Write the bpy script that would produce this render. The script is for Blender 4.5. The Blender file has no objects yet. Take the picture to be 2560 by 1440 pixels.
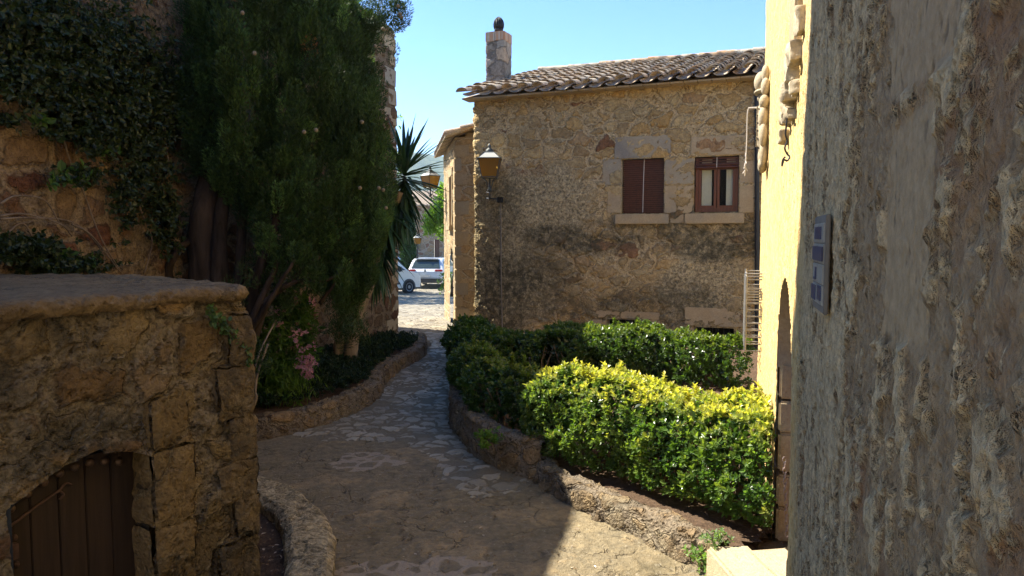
import bpy, bmesh, math, random
import numpy as np
from mathutils import Vector, Matrix
C = bpy.context.scene.collection
rng = np.random.default_rng(7); random.seed(7)
R = math.radians

# ------------------------------------------------------------------ camera
PITCH = R(4.0); F = 1800.0; EYE = 1.8
cam = bpy.data.cameras.new("camera"); camo = bpy.data.objects.new("camera", cam); C.objects.link(camo)
camo.location = (0, 0, EYE); camo.rotation_euler = (R(90) - PITCH, 0, 0)
cam.sensor_width = 36; cam.lens = F / 2560 * 36
cam.clip_start = 0.05; cam.clip_end = 9000
cam.dof.use_dof = False; cam.dof.focus_distance = 9.0; cam.dof.aperture_fstop = 9.0
bpy.context.scene.camera = camo
# ------------------------------------------------------------------ light
SUN_AZ, SUN_EL = 64.0, 52.0          # degrees left of the view axis, height
sdir = Vector((-math.sin(R(SUN_AZ)) * math.cos(R(SUN_EL)), math.cos(R(SUN_AZ)) * math.cos(R(SUN_EL)), math.sin(R(SUN_EL))))
w = bpy.data.worlds.new("World"); bpy.context.scene.world = w; w.use_nodes = True
wn = w.node_tree; wn.nodes.clear()
sky = wn.nodes.new("ShaderNodeTexSky"); sky.sky_type = 'NISHITA'; sky.sun_disc = False
sky.sun_elevation = R(SUN_EL); sky.sun_rotation = R(-SUN_AZ); sky.air_density = 0.9; sky.dust_density = 0.0; sky.ozone_density = 2.6; sky.altitude = 900
bg = wn.nodes.new("ShaderNodeBackground"); bg.inputs[1].default_value = 0.088
wo = wn.nodes.new("ShaderNodeOutputWorld"); hs_ = wn.nodes.new('ShaderNodeHueSaturation'); hs_.inputs['Saturation'].default_value = 1.22; hs_.inputs['Hue'].default_value = 0.505; wn.links.new(sky.outputs[0], hs_.inputs['Color']); wn.links.new(hs_.outputs[0], bg.inputs[0]); wn.links.new(bg.outputs[0], wo.inputs[0])
sl = bpy.data.lights.new("sun", 'SUN'); sl.energy = 4.3; sl.angle = R(0.5); sl.color = (1.0, 0.93, 0.80)
so = bpy.data.objects.new("sun", sl); C.objects.link(so); so.location = (-20, 10, 30)
so.rotation_euler = sdir.to_track_quat('Z', 'Y').to_euler()
vs = bpy.context.scene.view_settings
vs.view_transform = 'Standard'; vs.look = 'None'; vs.exposure = 1.97; vs.gamma = 1.0
bpy.context.scene.cycles.max_bounces = 8; bpy.context.scene.cycles.diffuse_bounces = 5
bpy.context.scene.cycles.transmission_bounces = 4; bpy.context.scene.cycles.transparent_max_bounces = 6

# ------------------------------------------------------------------ geometry helpers
cp, sp_ = math.cos(PITCH), math.sin(PITCH)
def ray(px, py):
    u = px - 1280; v = 720 - py
    return np.array([u, F * cp + v * sp_, -F * sp_ + v * cp])
def W(px, py, d):
    r = ray(px, py); t = d / r[1]
    return (r[0] * t, d, EYE + r[2] * t)
def G(px, py, z=0.0):
    r = ray(px, py); t = (z - EYE) / r[2]
    return (r[0] * t, r[1] * t)
def on_plane(px, py, p0, p1):
    """ray against the vertical plane through p0,p1 -> (u along, z)"""
    d = np.array([p1[0] - p0[0], p1[1] - p0[1]]); L = np.linalg.norm(d); d /= L
    n = np.array([d[1], -d[0]]); r = ray(px, py)
    t = (n @ np.array(p0[:2])) / (n @ r[:2]); q = r[:2] * t
    return float((q - np.array(p0[:2])) @ d), float(EYE + r[2] * t)

def hashn(ix, iy, iz, seed):
    h = (ix.astype(np.int64) * 374761393 + iy.astype(np.int64) * 668265263 + iz.astype(np.int64) * 2147483647 + seed * 974634777) & 0xffffffff
    h = ((h ^ (h >> 13)) * 1274126177) & 0xffffffff
    return ((h ^ (h >> 16)) & 0xffff) / 65535.0
def noise(P, s=1.0, seed=0, oct=3):
    P = np.asarray(P, float) * s; out = np.zeros(P.shape[:-1]); a = 1.0; tot = 0
    for o in range(oct):
        i = np.floor(P).astype(np.int64); f = P - i; f = f * f * (3 - 2 * f); r = 0
        for dx in (0, 1):
            for dy in (0, 1):
                for dz in (0, 1):
                    wgt = (f[..., 0] if dx else 1 - f[..., 0]) * (f[..., 1] if dy else 1 - f[..., 1]) * (f[..., 2] if dz else 1 - f[..., 2])
                    r = r + wgt * hashn(i[..., 0] + dx, i[..., 1] + dy, i[..., 2] + dz, seed + o)
        out += a * r; tot += a; a *= 0.5; P = P * 2.03
    return out / tot

def np_mesh(name, V, Fa, mat, parent=None, smooth=False, col=None, matidx=None, origin=None):
    """V (n,3) world coords, Fa (m,k) int array or list of lists"""
    V = np.asarray(V, float)
    o0 = np.array(parent.matrix_world.translation if parent is not None else (origin if origin is not None else (0, 0, 0)), float)
    if parent is not None: o0 = np.array(parent['_o'])
    me = bpy.data.meshes.new(name)
    Vl = (V - o0).astype(np.float32)
    if isinstance(Fa, np.ndarray):
        m, k = Fa.shape
        me.vertices.add(len(Vl)); me.vertices.foreach_set('co', Vl.ravel())
        me.loops.add(m * k); me.loops.foreach_set('vertex_index', Fa.astype(np.int32).ravel())
        me.polygons.add(m); me.polygons.foreach_set('loop_start', np.arange(0, m * k, k, dtype=np.int32))
        me.update(calc_edges=True); me.validate()
    else:
        me.from_pydata([tuple(v) for v in Vl], [], [list(f) for f in Fa]); me.update()
    if smooth is not None: me.polygons.foreach_set('use_smooth', [bool(smooth)] * len(me.polygons))
    if col is not None:
        a = me.attributes.new('M', 'FLOAT_COLOR', 'POINT')
        c4 = np.ones((len(V), 4), np.float32); c4[:, :3] = col; a.data.foreach_set('color', c4.ravel())
    for mm in (mat if isinstance(mat, (list, tuple)) else [mat]): me.materials.append(mm)
    if matidx is not None: me.polygons.foreach_set('material_index', np.asarray(matidx, dtype=np.int32))
    ob = bpy.data.objects.new(name, me); C.objects.link(ob)
    if parent is not None:
        ob.parent = parent; ob['_o'] = list(o0)
    else:
        ob.location = o0; ob['_o'] = list(o0)
    return ob
def child(par, name, V, Fa, mat, **k):
    """sub-part of a mesh part (whose object sits at its root's origin)"""
    return np_mesh(name, V, Fa, mat, parent=par, **k)
def tag(o, label, cat, group=None, kind=None):
    if label: o['label'] = label
    if cat: o['category'] = cat
    if group: o['group'] = group
    if kind: o['kind'] = kind
    return o
def thing(name, label, cat, loc, group=None):
    o = bpy.data.objects.new(name, None); C.objects.link(o); o.location = loc; o['_o'] = list(map(float, loc))
    o.empty_display_size = 0.2
    return tag(o, label, cat, group)
def structure(o): o['kind'] = 'structure'; return o

def resample(pts, step, breaks=()):
    pts = [np.array(p, float) for p in pts]; out = []; nrm = []; us = []; acc = 0
    segs = [(pts[i + 1] - pts[i]) for i in range(len(pts) - 1)]
    lens = [np.linalg.norm(s) for s in segs]; ns = [np.array([s[1], -s[0]]) / l for s, l in zip(segs, lens)]
    st = step if callable(step) else (lambda u: step)
    for i, s in enumerate(segs):
        bks = [0.0] + sorted(b - acc for b in breaks if 1e-4 < b - acc < lens[i] - 1e-4) + [lens[i]]
        ts = []
        for a, b in zip(bks[:-1], bks[1:]):
            n = max(1, int(math.ceil((b - a) / st(acc + (a + b) / 2))))
            ts += list(np.linspace(a, b, n, endpoint=False))
        for t in ts:
            out.append(pts[i] + s * t / lens[i]); us.append(acc + t)
            if t == 0 and i > 0:
                m = ns[i - 1] + ns[i]; m = m / (m @ m) * 2; nrm.append(m if np.linalg.norm(m) < 3 else ns[i])
            else: nrm.append(ns[i])
        acc += lens[i]
    out.append(pts[-1]); us.append(acc); nrm.append(ns[-1])
    return np.array(out), np.array(nrm), np.array(us)
def resample1(vals, step, breaks=()):
    pr = [np.array(v, float) for v in vals]; out = []
    for a, b in zip(pr[:-1], pr[1:]):
        l = np.linalg.norm(b - a); ks = [0.0, 1.0]
        if abs(b[1] - a[1]) > 1e-6: ks += [(z - a[1]) / (b[1] - a[1]) for z in breaks if 1e-3 < (z - a[1]) / (b[1] - a[1]) < 1 - 1e-3]
        ks = sorted(ks)
        for k0, k1 in zip(ks[:-1], ks[1:]):
            n = max(1, int(math.ceil((k1 - k0) * l / step)))
            for t in np.linspace(k0, k1, n, endpoint=False): out.append(a + (b - a) * t)
    out.append(pr[-1]); return np.array(out)
def sweep(path, prof, step=0.05, pstep=None, ub=(), zb=(), hole=None, closed=False, zfun=None, jitter=0.0, jscale=3.0, capends=False):
    """outside is on the right of the path direction; prof = [(offset, z)...]"""
    if closed: path = list(path) + [path[0]]
    P, N, U = resample(path, step, ub)
    if closed:
        m = N[0] + N[-1]; m = m / (m @ m) * 2; N[0] = m; N[-1] = m
    Q = resample1(prof, pstep or (step if not callable(step) else 0.05), zb)
    nu, nv = len(P), len(Q)
    V = np.zeros((nu, nv, 3))
    V[..., 0] = P[:, None, 0] + N[:, None, 0] * Q[None, :, 0]
    V[..., 1] = P[:, None, 1] + N[:, None, 1] * Q[None, :, 0]
    V[..., 2] = Q[None, :, 1]
    if zfun is not None: V[..., 2] += zfun(V)
    if jitter:
        for k in range(3): V[..., k] += (noise(V, jscale, 31 * k + 5) - 0.5) * jitter
        if closed: V[-1] = V[0]
    idx = np.arange(nu * nv).reshape(nu, nv)
    A = np.stack([idx[:-1, :-1], idx[1:, :-1], idx[1:, 1:], idx[:-1, 1:]], -1).reshape(-1, 4)
    if hole is not None:
        uc = (U[:-1] + U[1:]) / 2; 
        UC = np.repeat(uc[:, None], nv - 1, 1).ravel(); VC = ((V[:-1, :-1, 2] + V[1:, 1:, 2]) / 2).ravel()
        A = A[~hole(UC, VC)]
    V = V.reshape(-1, 3); UU = np.repeat(U[:, None], nv, 1).ravel()
    return V, A, UU
def capped(V, A, nu, nv):
    """close the two ends of an open sweep (fan)"""
    idx = np.arange(nu * nv).reshape(nu, nv)
    f = [list(q) for q in A]; f.append(list(idx[0, :][::1])); f.append(list(idx[-1, ::-1])); return V, f
def merge(*parts):
    Vs, Fs, n = [], [], 0
    for V, Fa in parts:
        V = np.asarray(V, float).reshape(-1, 3); Vs.append(V)
        Fs += [[int(i) + n for i in f] for f in Fa]; n += len(V)
    return np.concatenate(Vs), Fs
def box(c, s, rot=0.0, bev=0.0, M=None):
    x, y, z = s[0] / 2, s[1] / 2, s[2] / 2
    if bev > 0:
        bm = bmesh.new(); bmesh.ops.create_cube(bm, size=1.0)
        for v in bm.verts: v.co = Vector((v.co.x * s[0], v.co.y * s[1], v.co.z * s[2]))
        bmesh.ops.bevel(bm, geom=bm.edges[:], offset=bev, segments=2, affect='EDGES')
        bm.verts.index_update(); V = np.array([v.co[:] for v in bm.verts]); Fc = [[v.index for v in f.verts] for f in bm.faces]; bm.free()
    else:
        V = np.array([[a, b, cc] for cc in (-z, z) for b in (-y, y) for a in (-x, x)])
        Fc = [[0, 2, 3, 1], [4, 5, 7, 6], [0, 1, 5, 4], [2, 6, 7, 3], [0, 4, 6, 2], [1, 3, 7, 5]]
    ca, sa = math.cos(rot), math.sin(rot)
    V = V @ np.array([[ca, sa, 0], [-sa, ca, 0], [0, 0, 1]])
    return V + np.array(c), Fc
def frames(pts):
    pts = np.asarray(pts, float); T = np.gradient(pts, axis=0); T /= np.linalg.norm(T, axis=1)[:, None] + 1e-9
    ref = np.array([0.0, 0.0, 1.0]) if abs(T[0][2]) < 0.9 else np.array([1.0, 0, 0]); A = []; Bs = []
    a = np.cross(T[0], ref)
    for t in T:
        a = a - t * (a @ t); a /= np.linalg.norm(a) + 1e-9; A.append(a); Bs.append(np.cross(t, a))
    return pts, np.array(A), np.array(Bs)
def tube(pts, r, n=8, cap=True):
    pts, A, B = frames(pts); r = np.broadcast_to(np.asarray(r, float), (len(pts),))
    th = np.linspace(0, 2 * np.pi, n, endpoint=False)
    V = pts[:, None] + r[:, None, None] * (np.cos(th)[None, :, None] * A[:, None] + np.sin(th)[None, :, None] * B[:, None])
    m = len(pts); Fc = []
    for i in range(m - 1):
        for j in range(n):
            Fc.append([i * n + j, i * n + (j + 1) % n, (i + 1) * n + (j + 1) % n, (i + 1) * n + j])
    if cap: Fc.append(list(range(n))[::-1]); Fc.append([(m - 1) * n + j for j in range(n)])
    return V.reshape(-1, 3), Fc
def spline(pts, n=8):
    P = np.array(pts, float); out = []
    Q = np.vstack([2 * P[0] - P[1], P, 2 * P[-1] - P[-2]])
    for i in range(1, len(Q) - 2):
        for t in np.linspace(0, 1, n, endpoint=False):
            out.append(0.5 * ((2 * Q[i]) + (-Q[i - 1] + Q[i + 1]) * t + (2 * Q[i - 1] - 5 * Q[i] + 4 * Q[i + 1] - Q[i + 2]) * t ** 2 + (-Q[i - 1] + 3 * Q[i] - 3 * Q[i + 1] + Q[i + 2]) * t ** 3))
    out.append(P[-1]); return np.array(out)
def lathe(prof, n=16, c=(0, 0, 0)):
    V = []; Fc = []; m = len(prof)
    for r, z in prof:
        for j in range(n):
            a = 2 * math.pi * j / n; V.append((c[0] + r * math.cos(a), c[1] + r * math.sin(a), c[2] + z))
    for i in range(m - 1):
        for j in range(n): Fc.append([i * n + j, i * n + (j + 1) % n, (i + 1) * n + (j + 1) % n, (i + 1) * n + j])
    Fc.append(list(range(n))[::-1]); Fc.append([(m - 1) * n + j for j in range(n)])
    return np.array(V), Fc
def ball(c, r, n=10, sq=(1, 1, 1)):
    prof = [(max(1e-3, math.sin(math.pi * i / n)) , -math.cos(math.pi * i / n)) for i in range(n + 1)]
    V, f = lathe(prof, n + 4); return V * r * np.array(sq) + np.array(c), f
def unit(a): return a / (np.linalg.norm(a, axis=-1, keepdims=True) + 1e-9)
def leaves(P, D, N, L, Wd, fold=0.25, curl=0.12):
    """six-vertex folded leaves"""
    D = unit(D); S = unit(np.cross(D, N)); N = np.cross(S, D); L = np.asarray(L)[:, None]; Wd = np.asarray(Wd)[:, None]
    b = P; t = P + D * L - N * L * curl
    r1 = P + D * L * 0.35 + S * Wd * 0.5 + N * Wd * fold; l1 = P + D * L * 0.35 - S * Wd * 0.5 + N * Wd * fold
    r2 = P + D * L * 0.72 + S * Wd * 0.42 + N * Wd * fold * 0.7 - N * L * curl * 0.5; l2 = P + D * L * 0.72 - S * Wd * 0.42 + N * Wd * fold * 0.7 - N * L * curl * 0.5
    V = np.stack([b, r1, r2, t, l2, l1], 1).reshape(-1, 3); k = np.arange(len(P))[:, None] * 6
    Fa = np.concatenate([k + np.array([[0, 1, 2, 3]]), k + np.array([[0, 3, 4, 5]])], 0)
    return V, Fa
def needles(P, D, L, Wd):
    D = unit(D); S = unit(np.cross(D, rng.normal(size=D.shape))); L = np.asarray(L)[:, None]; Wd = np.asarray(Wd)[:, None]
    V = np.stack([P - S * Wd * 0.3, P + D * L * 0.55 - S * Wd * 0.5, P + D * L, P + D * L * 0.55 + S * Wd * 0.5], 1).reshape(-1, 3)
    k = np.arange(len(P))[:, None] * 4; return V, k + np.array([[0, 3, 2, 1]])
def rand_unit(n): return unit(rng.normal(size=(n, 3)))

# ------------------------------------------------------------------ material helpers
class NT:
    def __init__(s, name):
        s.m = bpy.data.materials.new(name); s.m.use_nodes = True; s.t = s.m.node_tree; s.t.nodes.clear()
        s.out = s.t.nodes.new('ShaderNodeOutputMaterial'); s._oc = None
    def n(s, ty, ins=None, **props):
        nd = s.t.nodes.new('ShaderNode' + ty)
        for k, v in props.items(): setattr(nd, k, v)
        for k, v in (ins or {}).items():
            sk = nd.inputs[k]
            if hasattr(v, 'is_output') or isinstance(v, bpy.types.NodeSocket): s.t.links.new(v, sk)
            else:
                if isinstance(v, (tuple, list)) and len(v) == 3 and sk.type == 'RGBA': v = (*v, 1)
                sk.default_value = v
        return nd
    def oc(s):
        if s._oc is None: s._oc = s.n('TexCoord').outputs['Object']
        return s._oc
    def noise(s, scale, detail=4, rough=0.55, vec=None, dist=0.0): return s.n('TexNoise', {'Vector': vec or s.oc(), 'Scale': scale, 'Detail': detail, 'Roughness': rough, 'Distortion': dist})
    def math(s, op, a, b=0.5, c=None, clamp=False):
        ins = {0: a, 1: b}
        if c is not None: ins[2] = c
        return s.n('Math', ins, operation=op, use_clamp=clamp).outputs[0]
    def mr(s, v, a, b, c=0.0, d=1.0, smooth=False): return s.n('MapRange', {'Value': v, 'From Min': a, 'From Max': b, 'To Min': c, 'To Max': d}, interpolation_type='SMOOTHSTEP' if smooth else 'LINEAR').outputs[0]
    def mix(s, f, a, b, blend='MIX'):
        nd = s.n('Mix', None, data_type='RGBA', blend_type=blend)
        for k, v in ((0, f), (6, a), (7, b)):
            if isinstance(v, bpy.types.NodeSocket): s.t.links.new(v, nd.inputs[k])
            else: nd.inputs[k].default_value = (*v, 1) if isinstance(v, (tuple, list)) else v
        return nd.outputs[2]
    def ramp(s, v, stops, interp='LINEAR'):
        nd = s.n('ValToRGB', {'Fac': v}); r = nd.color_ramp; r.interpolation = interp
        while len(r.elements) < len(stops): r.elements.new(0.5)
        for e, (p, c) in zip(r.elements, stops): e.position = p; e.color = (*c, 1) if len(c) == 3 else c
        return nd.outputs[0]
    def map(s, vec, scale, loc=(0, 0, 0), rot=(0, 0, 0)): return s.n('Mapping', {'Vector': vec, 'Scale': scale, 'Location': loc, 'Rotation': rot}).outputs[0]
    def attr(s, name='M'):
        a = s.n('Attribute', None, attribute_name=name); sx = s.n('SeparateColor', {0: a.outputs['Color']}); return a.outputs['Color'], sx.outputs
    def finish(s, col, rough=0.9, h=None, disp=0.02, spec=0.25, metal=0.0, bump=None, mid=0.5, extra=None):
        ins = {'Base Color': col, 'Roughness': rough, 'Metallic': metal, 'Specular IOR Level': spec}
        if bump is not None: ins['Normal'] = s.n('Bump', {'Height': bump[0], 'Strength': bump[1], 'Distance': bump[2]}).outputs[0]
        b = s.n('BsdfPrincipled', ins)
        for k, v in (extra or {}).items(): b.inputs[k].default_value = v
        s.t.links.new(b.outputs[0], s.out.inputs[0]); s.b = b
        if h is not None:
            d = s.n('Displacement', {'Height': h, 'Midlevel': mid, 'Scale': disp}); s.t.links.new(d.outputs[0], s.out.inputs[2]); s.m.displacement_method = 'BOTH'
        return s.m
def simple(name, col, rough=0.6, metal=0.0, var=0.15, scale=20, spec=0.4, extra=None):
    s = NT(name); nz = s.noise(scale, 5)
    c = s.mix(s.mr(nz.outputs[0], 0.3, 0.7), tuple(x * (1 - var) for x in col), tuple(min(1, x * (1 + var)) for x in col))
    return s.finish(c, rough, metal=metal, spec=spec, bump=(nz.outputs[0], 0.15, 0.01), extra=extra)

def rubble(name, sc, cols, mortar, mw=0.06, disp=0.03, warp=0.12, grit=1.0, stain=(0.05, 0.045, 0.04), plaster=(0.30, 0.26, 0.20), tint=(1, 1, 1)):
    """irregular stonework; vertex colour M: R = render coat left on the stones, G = dark stain"""
    s = NT(name); P = s.oc()
    wn = s.noise(2.3, 3, 0.6); off = s.n('VectorMath', {0: wn.outputs['Color'], 1: (0.5, 0.5, 0.5)}, operation='SUBTRACT').outputs[0]
    off2 = s.n('VectorMath', {0: s.noise(9, 3, 0.6).outputs['Color'], 1: (0.5, 0.5, 0.5)}, operation='SUBTRACT').outputs[0]
    o1 = s.n('VectorMath', {0: off, 'Scale': warp * 2.2}, operation='SCALE').outputs[0]
    o2 = s.n('VectorMath', {0: off2, 'Scale': warp * 0.7}, operation='SCALE').outputs[0]
    Q = s.n('VectorMath', {0: P, 1: o1}, operation='ADD').outputs[0]; Q = s.n('VectorMath', {0: Q, 1: o2}, operation='ADD').outputs[0]
    Q = s.map(Q, sc)
    ve = s.n('TexVoronoi', {'Vector': Q, 'Scale': 1.0, 'Randomness': 0.9}, feature='DISTANCE_TO_EDGE').outputs['Distance']
    vc = s.n('TexVoronoi', {'Vector': Q, 'Scale': 1.0, 'Randomness': 0.9}, feature='F1'); vcol = s.n('SeparateColor', {0: vc.outputs['Color']}).outputs
    fn = s.noise(14, 8, 0.65).outputs[0]; f2 = s.noise(55, 5, 0.6).outputs[0]; big = s.noise(0.9, 4, 0.6).outputs[0]
    ev = s.math('ADD', ve, s.math('MULTIPLY', s.math('SUBTRACT', fn, 0.5), 0.10))
    edge = s.mr(ev, mw * 0.35, mw * 1.6, 0, 1, True)
    st = s.ramp(vcol[0], cols)
    st = s.mix(s.mr(vcol[1], 0, 1, 0, 0.55), st, s.mix(1.0, st, (0.55, 0.55, 0.55), 'MULTIPLY'))
    st = s.mix(s.mr(fn, 0.3, 0.72), s.mix(1.0, st, (0.62, 0.58, 0.55), 'MULTIPLY'), s.mix(1.0, st, (1.25, 1.2, 1.1), 'MULTIPLY'))
    mo = s.mix(s.mr(f2, 0.3, 0.7), tuple(x * 0.6 for x in mortar), tuple(x * 1.15 for x in mortar))
    crack = s.mr(ev, mw * 0.15, mw * 0.7, 0, 1, True)          # thin dark joint beside each stone
    cr = s.math('MULTIPLY', s.math('SUBTRACT', 1.0, s.math('ABSOLUTE', s.mr(ev, mw * 0.9, mw * 1.7, -1, 1)), clamp=True), s.mr(fn, 0.36, 0.52))
    col = s.mix(edge, mo, st)
    col = s.mix(s.math('MULTIPLY', cr, 0.9), col, tuple(x * 0.3 for x in mortar))
    ac, A = s.attr()
    pm = s.math('MULTIPLY', A[0], s.mr(s.math('ADD', fn, s.math('MULTIPLY', A[0], 0.35)), 0.55, 0.7), clamp=True)
    pcol = s.mix(s.mr(s.noise(21, 9, 0.75, dist=0.5).outputs[0], 0.40, 0.62), tuple(x * 0.36 for x in plaster), tuple(x * 1.35 for x in plaster))
    col = s.mix(pm, col, pcol)
    sm = s.math('MULTIPLY', A[1], s.mr(s.noise(9, 9, 0.75).outputs[0], 0.34, 0.56), clamp=True)
    col = s.mix(s.math('MULTIPLY', sm, 0.93), col, stain)
    col = s.mix(s.mr(big, 0.35, 0.65, 0, 0.35), col, s.mix(1.0, col, (0.65, 0.62, 0.58), 'MULTIPLY'))
    col = s.mix(1.0, col, tint, 'MULTIPLY')
    hs = s.math('MULTIPLY', edge, s.mr(vcol[2], 0, 1, 0.45, 1.0))
    pits = s.mr(s.n('TexVoronoi', {'Vector': s.n('VectorMath', {0: P, 1: o2}, operation='ADD').outputs[0], 'Scale': 38, 'Randomness': 1.0}, feature='F1').outputs['Distance'], 0.1, 0.45)
    col = s.mix(s.math('MULTIPLY', s.math('SUBTRACT', 1.0, s.mr(s.math('MULTIPLY', pits, s.mr(f2, 0.35, 0.6)), 0.0, 0.5)), 0.45), col, s.mix(1.0, col, (0.45, 0.42, 0.38), 'MULTIPLY'))
    h = s.math('ADD', s.math('MULTIPLY', hs, s.math('SUBTRACT', 1.0, s.math('MULTIPLY', pm, 0.8))), s.math('MULTIPLY', fn, 0.9 * grit))
    h = s.math('ADD', h, s.math('MULTIPLY', f2, 0.55 * grit)); h = s.math('ADD', h, s.math('MULTIPLY', pits, 0.30 * grit))
    h = s.math('SUBTRACT', h, s.math('MULTIPLY', cr, 0.5))
    return s.finish(col, 0.92, h=h, disp=disp, spec=0.15, mid=1.0)

def ashlar(name, c1, c2, disp=0.006, grey=(0.25, 0.24, 0.22), scale=6):
    s = NT(name); a = s.noise(scale, 6, 0.6).outputs[0]; b = s.noise(45, 6, 0.7).outputs[0]; g = s.noise(2.1, 4, 0.6).outputs[0]
    oi = s.n('Object' + 'Info').outputs['Random']
    c = s.mix(s.mr(a, 0.3, 0.7), c1, c2); c = s.mix(s.mr(g, 0.5, 0.68, 0, 0.7), c, grey); c = s.mix(s.mr(b, 0.3, 0.75), s.mix(1.0, c, (0.7, 0.68, 0.66), 'MULTIPLY'), c)
    pit = s.mr(s.n('TexVoronoi', {'Vector': s.oc(), 'Scale': 70.0}, feature='F1').outputs['Distance'], 0.1, 0.4)
    h = s.math('ADD', s.math('ADD', a, s.math('MULTIPLY', b, 0.6)), s.math('MULTIPLY', pit, 0.25))
    return s.finish(c, 0.9, spec=0.15, bump=(h, 0.7, disp * 2))

def leafmat(name, rough=0.35, trans=0.35, spec=0.5, tcol=(1.3, 1.5, 0.5)):
    s = NT(name); c, A = s.attr()
    nz = s.noise(30, 3).outputs[0]; col = s.mix(s.mr(nz, 0.3, 0.7, 0.0, 0.5), c, s.mix(1.0, c, (0.7, 0.75, 0.6), 'MULTIPLY'))
    b = s.n('BsdfPrincipled', {'Base Color': col, 'Roughness': rough, 'Specular IOR Level': spec})
    t = s.n('BsdfTranslucent', {'Color': s.mix(1.0, col, tcol, 'MULTIPLY')})
    mx = s.n('MixShader', {0: trans, 1: b.outputs[0], 2: t.outputs[0]}); s.t.links.new(mx.outputs[0], s.out.inputs[0]); return s.m
def barkmat(name, c1, c2, scale=10):
    s = NT(name); m = s.map(s.oc(), (scale, scale, scale * 0.18)); a = s.noise(1.0, 8, 0.65, vec=m, dist=0.6).outputs[0]
    return s.finish(s.mix(s.mr(a, 0.35, 0.65), c1, c2), 0.95, spec=0.1, bump=(a, 0.9, 0.02))

HOUSE_COLS = [(0.0, (0.42, 0.31, 0.17)), (0.14, (0.48, 0.38, 0.23)), (0.3, (0.38, 0.30, 0.19)), (0.42, (0.52, 0.43, 0.28)), (0.55, (0.45, 0.32, 0.16)), (0.68, (0.42, 0.36, 0.25)), (0.88, (0.40, 0.31, 0.19)), (0.94, (0.24, 0.13, 0.085)), (1.0, (0.46, 0.37, 0.24))]
HOUSE_COLS = [(p_, tuple(min(.72, x * q_) for x, q_ in zip(c_, (1.26, 1.27, 1.26)))) for p_, c_ in HOUSE_COLS]
M_house = rubble('house_rubble', (2.9, 2.9, 5.3), HOUSE_COLS, (0.62, 0.50, 0.33), mw=0.07, warp=0.17, disp=0.042, plaster=(0.52, 0.44, 0.30), stain=(0.085, 0.078, 0.055), tint=(1.15, 1.11, 0.95))
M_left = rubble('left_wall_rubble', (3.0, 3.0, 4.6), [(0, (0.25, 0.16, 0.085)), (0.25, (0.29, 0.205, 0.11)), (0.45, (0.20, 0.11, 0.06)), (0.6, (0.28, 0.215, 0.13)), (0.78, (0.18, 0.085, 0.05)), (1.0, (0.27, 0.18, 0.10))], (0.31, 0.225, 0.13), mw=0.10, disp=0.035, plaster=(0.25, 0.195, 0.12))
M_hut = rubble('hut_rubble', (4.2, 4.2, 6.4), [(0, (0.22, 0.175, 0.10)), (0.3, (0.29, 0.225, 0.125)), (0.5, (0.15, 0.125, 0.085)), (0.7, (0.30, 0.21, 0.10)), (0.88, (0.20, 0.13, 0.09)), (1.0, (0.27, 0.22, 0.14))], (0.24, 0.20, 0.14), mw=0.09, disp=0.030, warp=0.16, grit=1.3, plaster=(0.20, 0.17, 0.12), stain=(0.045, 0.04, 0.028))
M_low = rubble('low_wall_rubble', (4.6, 4.6, 6.5), [(0, (0.32, 0.25, 0.15)), (0.4, (0.36, 0.27, 0.16)), (0.7, (0.26, 0.20, 0.13)), (1, (0.34, 0.24, 0.13))], (0.25, 0.20, 0.14), mw=0.10, disp=0.030, grit=1.0, plaster=(0.3, 0.26, 0.18))
M_rim = rubble('planter_rim_stone', (2.5, 2.5, 2.5), [(0, (0.36, 0.29, 0.19)), (1, (0.42, 0.35, 0.23))], (0.34, 0.28, 0.19), mw=0.03, disp=0.018, grit=1.2, plaster=(0.44, 0.37, 0.26), tint=(1.0, .97, .82))
M_annex = rubble('annex_ashlar', (2.2, 2.2, 4.6), [(0, (0.56, 0.43, 0.25)), (0.5, (0.62, 0.49, 0.30)), (0.8, (0.50, 0.36, 0.20)), (1, (0.60, 0.50, 0.33))], (0.60, 0.50, 0.34), mw=0.045, disp=0.016, warp=0.04, plaster=(0.40, 0.34, 0.24))
M_far = rubble('far_wall_rubble', (1.6, 1.6, 2.6), [(0, (0.36, 0.26, 0.16)), (0.5, (0.42, 0.33, 0.22)), (0.8, (0.26, 0.14, 0.09)), (1, (0.36, 0.3, 0.22))], (0.38, 0.32, 0.24), mw=0.08, disp=0.02)
M_trim = ashlar('dressed_stone', (0.54, 0.43, 0.27), (0.47, 0.36, 0.21), grey=(0.34, 0.31, 0.24))
M_trimgrey = ashlar('dressed_stone_grey', (0.42, 0.38, 0.28), (0.44, 0.36, 0.24))
M_darkstone = ashlar('shade_dark_stone', (0.07, 0.055, 0.035), (0.045, 0.035, 0.025), grey=(0.05, 0.045, 0.04))  # near-black colour paints in the shade of the hut's door reveal
M_plinth = ashlar('sawn_stone', (0.52, 0.43, 0.28), (0.46, 0.36, 0.22), grey=(0.46, 0.38, 0.26))
M_carve = ashlar('carved_stone', (0.52, 0.45, 0.32), (0.46, 0.38, 0.25), disp=0.003, grey=(0.5, 0.42, 0.28))

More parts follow.
